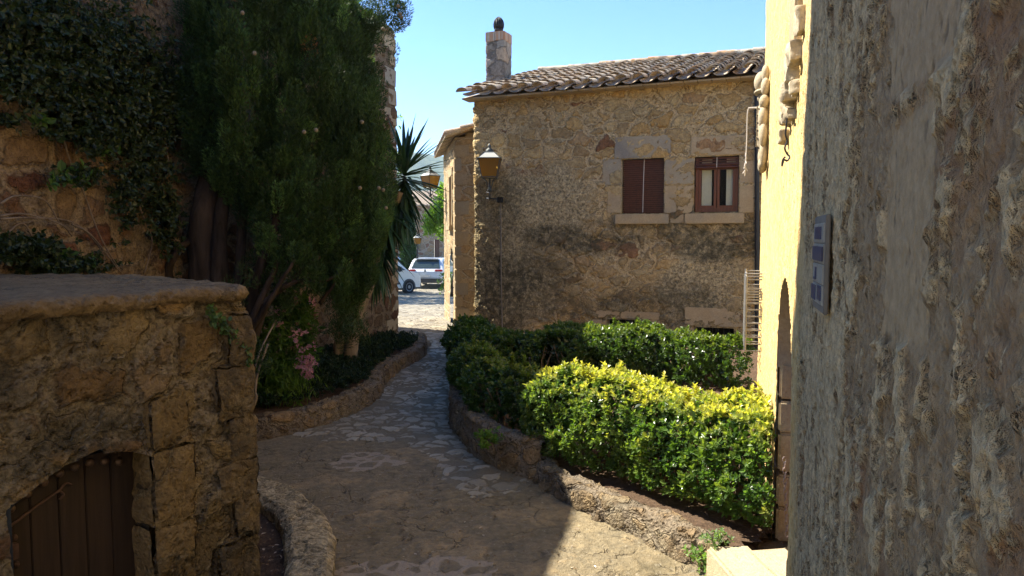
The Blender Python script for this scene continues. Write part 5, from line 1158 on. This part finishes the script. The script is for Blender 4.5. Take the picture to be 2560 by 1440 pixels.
for pts, r0 in [([W(628, 1028, 6.2), W(636, 990, 6.2), W(645, 930, 6.25), W(670, 860, 6.4)], .016), ([W(629, 1028, 6.2), W(640, 1000, 6.2), W(640, 985, 6.2), W(628, 978, 6.22)], .014), ([W(630, 1030, 6.2), W(630, 960, 6.2), W(650, 880, 6.3), W(690, 800, 6.6)], .012)]:
    P_ = spline(pts, 6); sts.append(tube(P_, np.linspace(r0, r0 * .6, len(P_)), 7))
np_mesh('stems', *merge(*sts), M_barkpale, ps, smooth=True)

# ground cover in the bed
n_ = 5200; Pg = []
bedpoly = [tuple(np.array(p) + np.array([-.10, .10])) for p in wl] + [(-3.6, 6.0), (lx(8), 8), (lx(11.5), 11.5)]
xy = np.stack([rng.uniform(-3.6, -1.0, n_ * 3), rng.uniform(5.6, 11.5, n_ * 3)], 1); k = inpoly(xy[:, 0], xy[:, 1], bedpoly); xy = xy[k][:n_]
P = np.concatenate([xy, (.15 + .12 * np.clip((-1.2 - xy[:, 0]) / 2, 0, 1) + rng.uniform(.0, .09, len(xy)) + .07 * noise(np.concatenate([xy, 0 * xy[:, :1]], 1), 3))[:, None]], 1)
V, Fa, col = rosettes(P, unit(rng.normal(size=P.shape) * .6 + [0, 0, 1]), 7, .034, .018, None, (.012, .030, .012), (.028, .058, .022)); o = np_mesh('ground_cover', V, Fa, M_ivy, col=col, origin=(-2, 8, .15)); tag(o, 'low dark ground cover plants filling the left bed', 'ground cover', kind='stuff')

# ------------------------------------------------------------------ ivy on the left building
iv = thing('ivy', 'dark ivy with bare trailing stems climbing the left building wall', 'ivy', (lx(5.6) + .05, 5.6, .2))
def Lp(px, py, off=.05):
    r_ = ray(px, py); nl_ = nl; p0 = np.array([-1.92, 12.0]) + nl_ * off; t = (nl_ @ p0) / (nl_ @ r_[:2]); return np.array([r_[0] * t, r_[1] * t, EYE + r_[2] * t])
Ps = []
for (x, y, sx, sy, n_) in [(90, 60, 110, 60, 420), (60, 180, 90, 60, 330), (240, 120, 100, 90, 420), (180, 250, 90, 45, 240), (330, 200, 70, 130, 420), (300, 330, 60, 60, 200), (150, 330, 60, 15, 50), (200, 440, 50, 22, 70), (60, 620, 70, 30, 260), (170, 660, 90, 18, 200), (380, 400, 60, 120, 260), (20, 300, 30, 12, 30), (420, 560, 40, 90, 160), (400, 250, 60, 120, 400), (330, 480, 50, 90, 150), (230, 320, 60, 50, 150), (120, 130, 120, 90, 300)]:
    for _ in range(n_):
        q = (x + rng.normal() * sx * .6, y + rng.normal() * sy * .6); off = abs(rng.normal() * .10) + .04
        Ps.append(Lp(q[0], q[1], off))
P = np.array(Ps); V, Fa, col = rosettes(P, unit(rng.normal(size=P.shape) * .5 + [nl[0], nl[1], .2]), 5, .046, .031, None, (.016, .027, .009), (.040, .062, .019)); np_mesh('leaves', V, Fa, M_ivy, iv, col=col)
P = np.array([Lp(x + rng.normal() * 14, y + rng.normal() * 8, .14) for x, y in [(95, 298), (110, 305), (270, 372), (285, 370), (200, 425), (160, 440), (205, 455), (150, 458), (180, 650), (205, 652), (170, 648), (215, 445)] for _ in range(3)])
V, Fa, col = rosettes(P, unit(rng.normal(size=P.shape) * .5 + [nl[0], nl[1], .5]), 4, .07, .045, None, (.06, .13, .03), (.12, .22, .06)); np_mesh('young_leaves', V, Fa, M_soft, iv, col=col)
vs_ = []
for pts in [[(160, 280), (165, 370), (205, 470), (250, 590), (305, 685)], [(0, 540), (60, 535), (150, 560), (180, 590)], [(0, 548), (80, 545), (190, 560), (260, 640), (240, 690)], [(180, 560), (230, 590), (300, 680)], [(290, 380), (330, 430), (350, 520), (380, 600), (360, 690)], [(0, 510), (40, 490), (110, 500), (150, 560)], [(10, 590), (60, 560), (100, 640)], [(410, 300), (430, 500), (440, 690)], [(0, 670), (40, 610), (120, 650)]]:
    P_ = spline([Lp(x, y, .06 + .05 * rng.random()) for x, y in pts], 8); vs_.append(tube(P_, np.linspace(.009, .005, len(P_)), 6))
np_mesh('vine_stems', *merge(*vs_), M_twig, iv, smooth=True)
# creeper on the hut corner
cr = thing('creeper', 'thin leafy creeper trailing down the corner of the stone hut', 'creeper', tw(2.5, .9, .05))
cpx = [(508, 768), (520, 790), (540, 800), (552, 822), (570, 838), (582, 858), (598, 872), (612, 890), (622, 905)]
cpts_ = []
for x, y in cpx:
    uu, zz = TP(x, y); cpts_.append(tw(min(uu, 2.58), zz, .035))
P_ = spline(cpts_, 8); np_mesh('stem', *tube(P_, .0022, 5), M_twig, cr)
P = np.repeat(P_, 3, 0) + rng.normal(size=(len(P_) * 3, 3)) * .010; D = unit(rng.normal(size=P.shape) + [.3, -.3, -.6]); V, Fa = leaves(P, D, np.tile([[.84, -.52, .3]], (len(P), 1)) + rng.normal(size=P.shape) * .3, rng.uniform(.018, .032, len(P)), rng.uniform(.014, .024, len(P)))
np_mesh('leaves', V, Fa, M_ivy, cr, col=np.tile([[.07, .13, .04]], (len(V), 1)) * np.repeat(rng.uniform(.6, 1.3, (len(P), 1)), 6, 0))

# fallen leaves and petals on the rock and planter
n_ = 170; xy = np.array([G(rng.uniform(650, 1500), rng.uniform(1120, 1440)) for _ in range(n_)]); P = np.concatenate([xy, np.full((n_, 1), .012)], 1)
xy2 = np.stack([rng.uniform(-1.45, -1.05, 160), rng.uniform(3.2, 4.3, 160)], 1); P = np.concatenate([P, np.concatenate([xy2, np.full((160, 1), .14)], 1)]); m_ = len(P); V, Fa = leaves(P, unit(rng.normal(size=(m_, 3)) * [1, 1, .12]), np.tile([[0, 0, 1.0]], (m_, 1)), rng.uniform(.014, .034, m_), rng.uniform(.006, .016, m_))
cc_ = np.where(rng.random((m_, 1)) < .25, np.array([[.5, .40, .34]]), np.array([[.20, .12, .06]])); o = np_mesh('fallen_leaves', V, Fa, M_ivy, col=np.repeat(cc_, 6, 0), origin=(0, 4, 0)); tag(o, 'scattered dry leaves and petals on the rock and planter soil', 'leaves', kind='stuff')

# ------------------------------------------------------------------ lanterns
def lantern(name, label, loc, rot, sc=1.0, mount='wall', arm=None):
    root = thing(name, label, 'lantern', loc, 'old style amber street lanterns')
    o0 = np.array(loc, float)
    def X(V): 
        V = np.asarray(V, float) * sc; ca_, sa_ = math.cos(rot), math.sin(rot); return V @ np.array([[ca_, sa_, 0], [-sa_, ca_, 0], [0, 0, 1]]) + o0
    def add(nm, VF, mat, par=root, sm=False): return np_mesh(nm, X(VF[0]), VF[1], mat, par, smooth=sm)
    b, t, h = .135, .20, .34; hb = .25
    def fru(b0, t0, z0, z1, th=0):
        V = [(sx * b0, sy * b0, z0) for sx, sy in ((-1, -1), (1, -1), (1, 1), (-1, 1))] + [(sx * t0, sy * t0, z1) for sx, sy in ((-1, -1), (1, -1), (1, 1), (-1, 1))]
        return np.array(V), [[0, 1, 5, 4], [1, 2, 6, 5], [2, 3, 7, 6], [3, 0, 4, 7]]
    add('glass', fru(b - .004, t - .004, hb, hb + h), M_amber)
    fr_ = []
    for sx, sy in ((-1, -1), (1, -1), (1, 1), (-1, 1)): fr_.append(tube([(sx * b, sy * b, hb), (sx * t, sy * t, hb + h)], .009, 5)); fr_.append(tube([(sx * t, sy * t, hb + h), (sx * .085, sy * .085, hb + h + .12)], .008, 5))
    for (q, z_) in ((b, hb), (t + .012, hb + h), (.085, hb + h + .12)):
        c_ = [(-q, -q), (q, -q), (q, q), (-q, q), (-q, -q)]
        for a0, a1 in zip(c_[:-1], c_[1:]): fr_.append(tube([(*a0, z_), (*a1, z_)], .011 if z_ < hb + h + .1 else .009, 5))
    add('frame', merge(*fr_), M_lampgrey)
    add('roof_panes', fru(t, .085, hb + h + .004, hb + h + .118), M_pane)
    add('finial', lathe([(.085, .37 + hb), (.09, .39 + hb), (.06, .48 + hb - .01), (.075, .50 + hb), (.05, .52 + hb), (.02, .545 + hb), (.035, .57 + hb), (.03, .60 + hb), (.008, .64 + hb)][2:] if False else [(.088, hb + h + .118), (.07, hb + h + .14), (.072, hb + h + .165), (.04, hb + h + .185), (.018, hb + h + .20), (.034, hb + h + .225), (.026, hb + h + .25), (.006, hb + h + .285)], 12), M_lampgrey, sm=True)
    st = [lathe([(.03, .0), (.045, .02), (.03, .05), (.02, .08), (.015, .24)], 12)]
    for sx, sy in ((-1, -1), (1, -1), (1, 1), (-1, 1)): st.append(tube(spline([(sx * .02, sy * .02, .05), (sx * .05, sy * .05, .12), (sx * .055, sy * .055, .18), (sx * b, sy * b, hb)], 5), .008, 5))
    add('stem', merge(*st), M_lampgrey, sm=True)
    if arm is not None:
        V, Fc = merge(*[tube(spline(a_, 8), r_, 6) for a_, r_ in arm]); np_mesh('bracket', V, Fc, M_iron, root, smooth=True)
    return root
# the one on the house
uu, zz = HP(1226, 475); cl_ = np.array(hw(uu, zz, .42)); cl_ = np.array(W(1224, 478, cl_[1]))
a = HP(1250, 498)
lantern('wall_lantern', 'large amber lantern bracketed on the house facade corner', tuple(cl_), hrot + R(20), .95, arm=[([cl_ + [0, 0, .02], cl_ + [0, 0, -.12], np.array(hw(uu + .05, zz - .16, .25)), np.array(hw(a[0], a[1], .05))], .014), ([cl_ + [0, 0, -.03], np.array(hw(uu + .03, zz - .05, .24)), np.array(hw(uu + .08, zz - .02, .03))], .009)])
cb = np.array(W(1076, 492, 16.6)); wb = np.array(W(1111, 496, 16.3))
lantern('wall_lantern', 'amber lantern on a scrolled bracket seen between yucca and annex', tuple(cb), R(45), .80, arm=[([cb, cb + [.10, 0, -.06], (cb + wb) / 2 + [0, 0, -.03], wb + [0.02, 0, -.06]], .012), ([wb + [0, 0, 0], wb + [-.06, 0, .06], wb + [-.12, 0, .03], wb + [-.08, 0, -.02], wb + [-.05, 0, .02]], .007), ([cb + [.02, 0, -.02], cb + [.10, 0, .02], cb + [.2, 0, -.04]], .007)])
zp = float(zground(38.0)); pb = np.array(W(1043.5, 612, 38.0))
lantern('street_lamp', 'pole mounted amber lantern by the cypress column behind the van', tuple(pb - [0, 0, .2]), R(20), .95, arm=[([(pb[0], pb[1], zp), (pb[0], pb[1], (zp + pb[2]) / 2), (pb[0], pb[1], pb[2] - .15)], .045)])

# ------------------------------------------------------------------ plaza: vehicles
M_vanw = simple('white_paint', (0.74, 0.72, 0.66), 0.25, var=.02, spec=.6, extra={'Coat Weight': .5}); M_silver = simple('silver_white_paint', (0.62, 0.64, 0.66), 0.25, var=.02, metal=.2, spec=.6, extra={'Coat Weight': .5}); M_blu = simple('dark_blue_paint', (0.05, 0.07, 0.12), 0.3)
M_cg = simple('car_glass', (0.03, 0.045, 0.04), 0.06, spec=.8, var=.02); M_cgl = simple('side_glass', (0.10, 0.16, 0.11), 0.08, spec=.7, var=.3, scale=3); M_tyre = simple('tyre_rubber', (0.02, 0.02, 0.02), .85); M_rim = simple('wheel_cover', (.30, .30, .30), .4, metal=.5); M_plast = simple('grey_plastic', (.06, .06, .062), .6); M_red = simple('red_lamp', (.45, .02, .02), .2); M_plate = simple('plate_white', (.6, .6, .58), .4)
def vehicle(name, label, loc, rot, prof, half, tumble, paint, wheels, parts, L):
    """prof: list of (x,z) outline of the side, front towards +x; built in metres, origin on the ground"""
    root = thing(name, label, 'van' if 'van' in name else 'car', loc); o0 = np.array(loc, float)
    ca_, sa_ = math.cos(rot), math.sin(rot); Rm = np.array([[ca_, sa_, 0], [-sa_, ca_, 0], [0, 0, 1]])
    X = lambda V: np.asarray(V, float) @ Rm + o0
    prof = np.array(prof, float); ctr_ = np.array([prof[:, 0].mean(), .75]); n = len(prof); V = []
    ts = [(-1, .93), (-.985, .965), (-.93, .99), (-.7, 1), (0, 1), (.7, 1), (.93, .99), (.985, .965), (1, .93)]
    def hwid(z): return half * (1 - tumble * np.clip((z - .95) / .8, 0, 1) ** 1.3)
    for t, s_ in ts:
        q = ctr_ + (prof - ctr_) * np.array([1 - (1 - s_) * .6, s_]); 
        for x, z_ in q: V.append((x, t * hwid(z_), z_))
    m = len(ts); Fc = [[i * n + j, (i + 1) * n + j, (i + 1) * n + (j + 1) % n, i * n + (j + 1) % n] for i in range(m - 1) for j in range(n)]
    Fc.append([j for j in range(n)][::1]); Fc.append([(m - 1) * n + j for j in range(n)][::-1])
    body = np_mesh('body', X(V), Fc, paint, root, smooth=False)
    for (x, r_) in wheels:
        for sd in (-1, 1):
            prw = [(r_ * .62, -.10), (r_ * .93, -.105), (r_, -.07), (r_, .07), (r_ * .93, .105), (r_ * .62, .10)]
            Vw, Fw = lathe(prw, 24); Vw = np.stack([Vw[:, 0] + x, Vw[:, 2] * 1 + sd * (half - .09), Vw[:, 1] + r_], 1); wh = np_mesh('wheel', X(Vw), Fw, M_tyre, root, smooth=False)
            pr2 = [(r_ * .1, .0), (r_ * .55, .02), (r_ * .63, .035)]; Vr = []; 
            Vr, Fr = lathe([(r_ * .60, -.02), (r_ * .60, .03), (r_ * .5, .012), (r_ * .25, .012), (r_ * .2, .03), (.01, .03)], 20)
            Vr = np.stack([Vr[:, 0] + x, sd * (half - .09 + .085 + Vr[:, 2]), Vr[:, 1] + r_], 1); child(wh, 'rim', X(Vr), Fr, M_rim)
            Va, Fa_ = lathe([(r_ * 1.16, -.01), (r_ * 1.16, .02)], 24); Va = np.stack([Va[:, 0] + x, sd * (half - .012 + Va[:, 2]), np.maximum(Va[:, 1] + r_, .2)], 1); np_mesh('wheel_arch', X(Va), Fa_, M_plast, root)
    for nm, kind, data, mat in parts:
        if kind == 'side':       # polygon in x,z on both flanks
            for sd in (-1, 1):
                d_ = np.array(data); y_ = np.array([hwid(z_) for _, z_ in d_]) * sd; k_ = len(d_)
                Vp = [(x, yy + sd * .012, z_) for (x, z_), yy in zip(d_, y_)] + [(x, yy - sd * .05, z_) for (x, z_), yy in zip(d_, y_)]
                Fp = [list(range(k_)), list(range(k_, 2 * k_))[::-1]] + [[i, (i + 1) % k_, (i + 1) % k_ + k_, i + k_] for i in range(k_)]
                np_mesh(nm, X(Vp), Fp, mat, root)
        elif kind == 'box':
            for q in data: np_mesh(nm, X(box(q[0], q[1], 0, q[2] if len(q) > 2 else .015)[0]), box(q[0], q[1], 0, q[2] if len(q) > 2 else .015)[1], mat, root)
        elif kind == 'poly':
            Vp = np.array(data[0]); nn_ = np.array(data[1]) * .05; k_ = len(Vp); VV = np.concatenate([Vp, Vp - nn_]); np_mesh(nm, X(VV), [list(range(k_)), list(range(k_, 2 * k_))[::-1]] + [[i, (i + 1) % k_, (i + 1) % k_ + k_, i + k_] for i in range(k_)], mat, root)
    return root
zc_ = -.86
vx = W(1036, 733, 34.0)[0]
vp = [(-2.2, .28), (-2.25, 1.0), (-2.2, 1.78), (-2.0, 1.84), (0.35, 1.84), (.62, 1.78), (1.28, 1.22), (1.42, 1.12), (2.0, .98), (2.16, .82), (2.2, .55), (2.14, .28)]
vehicle('parked_van', 'white delivery van parked side on, its front half beyond the left wall', (vx - 1.87, 33.5, zc_), R(48), vp, .92, .14, M_vanw, [(1.42, .335), (-1.35, .335)],
    [('side_window', 'side', [(.05, 1.68), (.50, 1.68), (.78, 1.44), (.80, 1.14), (.28, 1.16), (.05, 1.24)], M_cgl), ('quarter_window', 'side', [(.86, 1.36), (1.24, 1.14), (.87, 1.13)], M_cg), ('side_strip', 'side', [(-.9, .70), (.55, .70), (.82, .62), (.92, .48), (-.9, .48)], M_plast),
     ('sill', 'side', [(-.9, .30), (1.0, .30), (1.0, .22), (-.9, .22)], M_plast), ('bumper', 'box', [((2.06, 0, .38), (.32, 1.80, .28), .04)], M_plast), ('door_handle', 'box', [((-.02, -.94, 1.02), (.2, .04, .035)), ((-.02, .94, 1.02), (.2, .04, .035))], M_plast), ('mirror', 'box', [((.82, -1.0, 1.2), (.12, .2, .24), .03), ((.82, 1.0, 1.2), (.12, .2, .24), .03)], M_plast),
     ('windscreen', 'poly', ([(.68, -.76, 1.74), (1.30, -.84, 1.22), (1.30, .84, 1.22), (.68, .76, 1.74)], (.6, 0, .75)), M_cg), ('headlight', 'box', [((1.98, -.74, .88), (.3, .26, .16), .03), ((1.98, .74, .88), (.3, .26, .16), .03)], M_pane)], 4.4)
cpf = [(-2.15, .32), (-2.22, .62), (-2.18, .92), (-2.08, 1.02), (-1.98, 1.10), (-1.62, 1.50), (-1.35, 1.58), (-.2, 1.60), (.5, 1.52), (1.15, 1.10), (1.9, .98), (2.18, .78), (2.2, .4), (2.1, .28)]
def car(label, loc, rot, paint):
    return vehicle('parked_car', label, loc, rot, cpf, .92, .22, paint, [(1.35, .34), (-1.35, .34)],
    [('side_window', 'side', [(-1.5, 1.38), (-1.2, 1.46), (-.2, 1.50), (.42, 1.42), (.85, 1.12), (-1.45, 1.12)], M_cg),
     ('rear_window', 'poly', ([(-2.03, -.74, 1.10), (-2.03, .74, 1.10), (-1.66, .62, 1.50), (-1.66, -.62, 1.50)], (-.75, 0, .65)), M_cg),
     ('spoiler', 'box', [((-1.62, 0, 1.56), (.30, 1.24, .05), .02)], paint),
     ('tail_light', 'box', [((-2.13, -.70, .96), (.14, .42, .14), .04), ((-2.13, .70, .96), (.14, .42, .14), .04)], M_red), ('emblem', 'box', [((-2.18, 0, .97), (.05, .10, .14), .02)], M_rim),
     ('number_plate', 'box', [((-2.24, 0, .70), (.03, .52, .12), .004)], M_plate), ('rear_bumper', 'box', [((-2.12, 0, .44), (.30, 1.74, .20), .05)], M_plast), ('bumper_trim', 'box', [((-2.24, 0, .56), (.08, 1.6, .035), .01)], M_rim)], 4.4)
cX = W(1069, 700, 36.6)[0]
car('silver hatchback parked with its rear towards the path', (cX + .05, 39.2, zc_), R(84), M_silver)
car('dark blue car parked behind the silver hatchback', (-7.5, 43.4, zc_), R(-2), M_blu)

# ------------------------------------------------------------------ plaza: far building, trees
fb = thing('farm_building', 'long stone building with tiled roof at the far end of the plaza', 'building', (-9, 75, -.45))
FA = (-30, 78.0); FB = (2, 70.5)
def FP(px, py): return on_plane(px, py, FA, FB)
fw_ = FP(1046, 606); fdr = FP(1092, 622); zeave = FP(1060, 512)[1]
fh = [(fw_[0] - .3, fw_[0] + .3, FP(1046, 622)[1], FP(1046, 590)[1]), (fdr[0] - .27, fdr[0] + .27, -1.0, FP(1092, 599)[1])]
V, A, U = sweep([FA, FB, (4, 78)], [(0, -1.2), (0, zeave)], step=.35, pstep=.2, ub=[v for h_ in fh for v in h_[:2]], zb=[v for h_ in fh for v in h_[2:]], hole=lambda U, Z: ((U > fh[0][0]) & (U < fh[0][1]) & (Z > fh[0][2]) & (Z < fh[0][3])) | ((U > fh[1][0]) & (U < fh[1][1]) & (Z < fh[1][3])))
np_mesh('wall', V, A, M_far, fb, col=np.zeros((len(V), 3)))
fd = np.array(FB) - np.array(FA); fL = np.linalg.norm(fd); fd /= fL; fn_ = np.array([fd[1], -fd[0]]); frot = math.atan2(fd[1], fd[0])
def fwp(u_, z_, off): p = np.array(FA) + fd * u_ + fn_ * off; return (p[0], p[1], z_)
np_mesh('window', *box(fwp(fw_[0], (fh[0][2] + fh[0][3]) / 2, -.2), (.6, .06, fh[0][3] - fh[0][2]), frot), M_cg, fb)
np_mesh('door', *box(fwp(fdr[0], fh[1][3] / 2 - .3, -.15), (.56, .06, fh[1][3] + .8), frot), M_blind, fb)
rv = []; 
e0, e1 = np.array(fwp(-1, zeave, .5)), np.array(fwp(fL + .8, zeave, .5)); r0_, r1_ = np.array(fwp(-1, zeave + 1.7, -4.5)), np.array(fwp(fL + .8, zeave + 1.7, -4.5))
nr = 90; V = []; 
for i in range(nr * 4 + 1):
    t = i / (nr * 4); w_ = .06 * math.sin(i * math.pi / 2); a0 = e0 + (e1 - e0) * t; b0_ = r0_ + (r1_ - r0_) * t; V += [a0 + [0, 0, w_], b0_ + [0, 0, w_], a0 + [0, 0, w_ - .12]]
Fc = []
for i in range(nr * 4): k = i * 3; Fc += [[k, k + 3, k + 4, k + 1], [k + 2, k + 5, k + 3, k]]
np_mesh('roof', V, Fc, M_tile, fb, col=np.full((len(V), 3), .3))
def leafy_tree(name, label, base, height, crad, ccz, n, L, c1_, c2_, trunk_r=.15, fl=(1, 1, 1), clumps=40, seed=2, leafm=M_soft):
    root = thing(name, label, 'tree', base); base = np.array(base, float)
    tt = [tube(spline([base, base + [.1, 0, height * .3], base + [-.05, .1, height * .55], base + [0, 0, height * .85]], 5), np.linspace(trunk_r, trunk_r * .3, 16), 9)]
    cs = []
    for k in range(clumps):
        d_ = rand_unit(1)[0] * rng.uniform(.35, 1) ** .6; c = base + np.array([0, 0, ccz]) + d_ * crad * np.array(fl); cs.append(c)
        if k % 3 == 0: tt.append(tube(spline([base + [0, 0, height * rng.uniform(.3, .6)], (base + [0, 0, ccz] + c) / 2 + [0, 0, -.1], c], 4), np.linspace(trunk_r * .4, .015, 9), 5))
    P = np.concatenate([c + rng.normal(size=(n // clumps, 3)) * crad * .17 for c in cs]); V, Fa, col = rosettes(P, unit(rng.normal(size=P.shape) + [0, 0, .4]), 5, L, L * .45, None, c1_, c2_)
    np_mesh('crown', V, Fa, leafm, root, col=col); np_mesh('trunk', *merge(*tt), M_bark, root, smooth=True); return root
bt = W(1112, 700, 30); leafy_tree('leafy_tree', 'bright green tree leaning out behind the annex', (bt[0] + .35, 30, -.75), 4.4, 1.0, 3.55, 1500, .17, (.13, .24, .03), (.22, .36, .05), fl=(1.0, 1.2, 1.45), clumps=34)
bt = W(958, 700, 30); leafy_tree('plaza_tree', 'feathery tree behind the left building corner with sprigs against the sky', (-6.4, 29.5, -.7), 8.0, 1.9, 6.4, 1400, .15, (.14, .24, .05), (.24, .36, .08), fl=(1.0, 1.0, 1.0), clumps=30)
leafy_tree('plaza_tree', 'spreading plaza tree hidden left that dapples the paving', (-9.4, 33.0, -.7), 7.5, 3.2, 6.0, 2600, .22, (.06, .12, .03), (.10, .18, .04), fl=(1.1, 1.3, .55), clumps=60)
leafy_tree('plaza_tree', 'second spreading plaza tree shading the parking place', (-7.9, 27.0, -.6), 6.8, 2.2, 5.4, 1300, .2, (.06, .12, .03), (.10, .18, .04), fl=(1.2, .8, .5), clumps=36)
# narrow cypress column
cb_ = W(1022, 690, 39.5); root = thing('columnar_cypress', 'narrow columnar cypress standing behind the white van', 'tree', (cb_[0], 39.5, -.86))
n_ = 9000; t = rng.uniform(0, 1, n_); an = rng.uniform(0, 6.28, n_); r_ = .42 * np.sin(np.pi * np.clip(t * .8 + .14, 0, 1)) ** .8 * np.sqrt(rng.uniform(.4, 1, n_)); H_ = 3.9
P = np.stack([cb_[0] + r_ * np.cos(an), 39.5 + r_ * np.sin(an), -.6 + t * H_], 1); V, Fa = needles(P, unit(np.stack([np.cos(an) * .4, np.sin(an) * .4, 0 * an + 1], 1) + rng.normal(size=(n_, 3)) * .25), rng.uniform(.12, .24, n_), np.full(n_, .05)); np_mesh('crown', V, Fa, M_conf, root, col=np.repeat(np.array([[.035, .075, .022]]) * rng.uniform(.6, 1.5, (n_, 1)), 4, 0))
np_mesh('trunk', *tube([(cb_[0], 39.5, -.9), (cb_[0], 39.5, 2.6)], [.09, .03], 8), M_bark, root)
bs = W(1109, 722, 33.0); weed('roadside_shrub', 'small sunlit shrub at the far corner of the annex', 'shrub', (bs[0] + .28, 33, -.9), .22, 240, .10, (.10, .18, .05), (.2, .3, .09), 1.1)

# ------------------------------------------------------------------ hills and haze
def hills():
    xs = np.linspace(-1900, 1500, 260); ys = np.linspace(1500, 3100, 60); X, Y = np.meshgrid(xs, ys, indexing='ij'); P = np.stack([X, Y, 0 * X], -1)
    ridge = np.interp(X, [-1900, -900, -420, -330, -230, -100, 400, 1500], [230, 270, 292, 290, 276, 262, 220, 160]); t = np.clip((Y - 1500) / 1000, 0, 1); pf = np.where(Y < 2500, np.sin(t * math.pi / 2) ** 1.2, 1 - (Y - 2500) / 900)
    Z = -5 + ridge * np.clip(pf, 0, 1) + (noise(P, .004, 3, 4) - .5) * 60 * np.clip(pf, 0, 1) * (1 - .75 * (np.abs(Y - 2500) < 200)) + noise(P, .03, 5, 2) * 9; P[..., 2] = Z; P *= 0.45
    nx, ny = X.shape; idx = np.arange(nx * ny).reshape(nx, ny); A = np.stack([idx[:-1, :-1], idx[1:, :-1], idx[1:, 1:], idx[:-1, 1:]], -1).reshape(-1, 4)
    s = NT('wooded_hillside'); a_ = s.noise(.12, 8, .7).outputs[0]; b_ = s.noise(.016, 4).outputs[0]
    m = s.finish(s.mix(s.mr(b_, .35, .65), s.mix(s.mr(a_, .4, .6), (.02, .04, .015), (.07, .10, .03)), s.mix(s.mr(a_, .4, .6), (.04, .07, .02), (.13, .15, .06))), .95, bump=(a_, 1.0, 5.0), spec=.05)
    structure(np_mesh('hills', P.reshape(-1, 3), A, m, smooth=True))
hills()
hz = NT('haze_air'); pv = hz.n('VolumePrincipled', {'Color': (0.62, 0.78, 1.0, 1), 'Density': 0.00034, 'Anisotropy': 0.2}); hz.t.links.new(pv.outputs[0], hz.out.inputs[1])
V, Fc = box((0, 650, 205), (3000, 1700, 416)); V[:, 2] = np.where(V[:, 2] < 100, -8, 158)
V = np.array(V); o = np_mesh('haze', V, Fc, hz.m); tag(o, 'thin summer haze over the distant hills', 'haze', kind='stuff')

for o in list(bpy.data.objects):
    if '_o' in o: del o['_o']
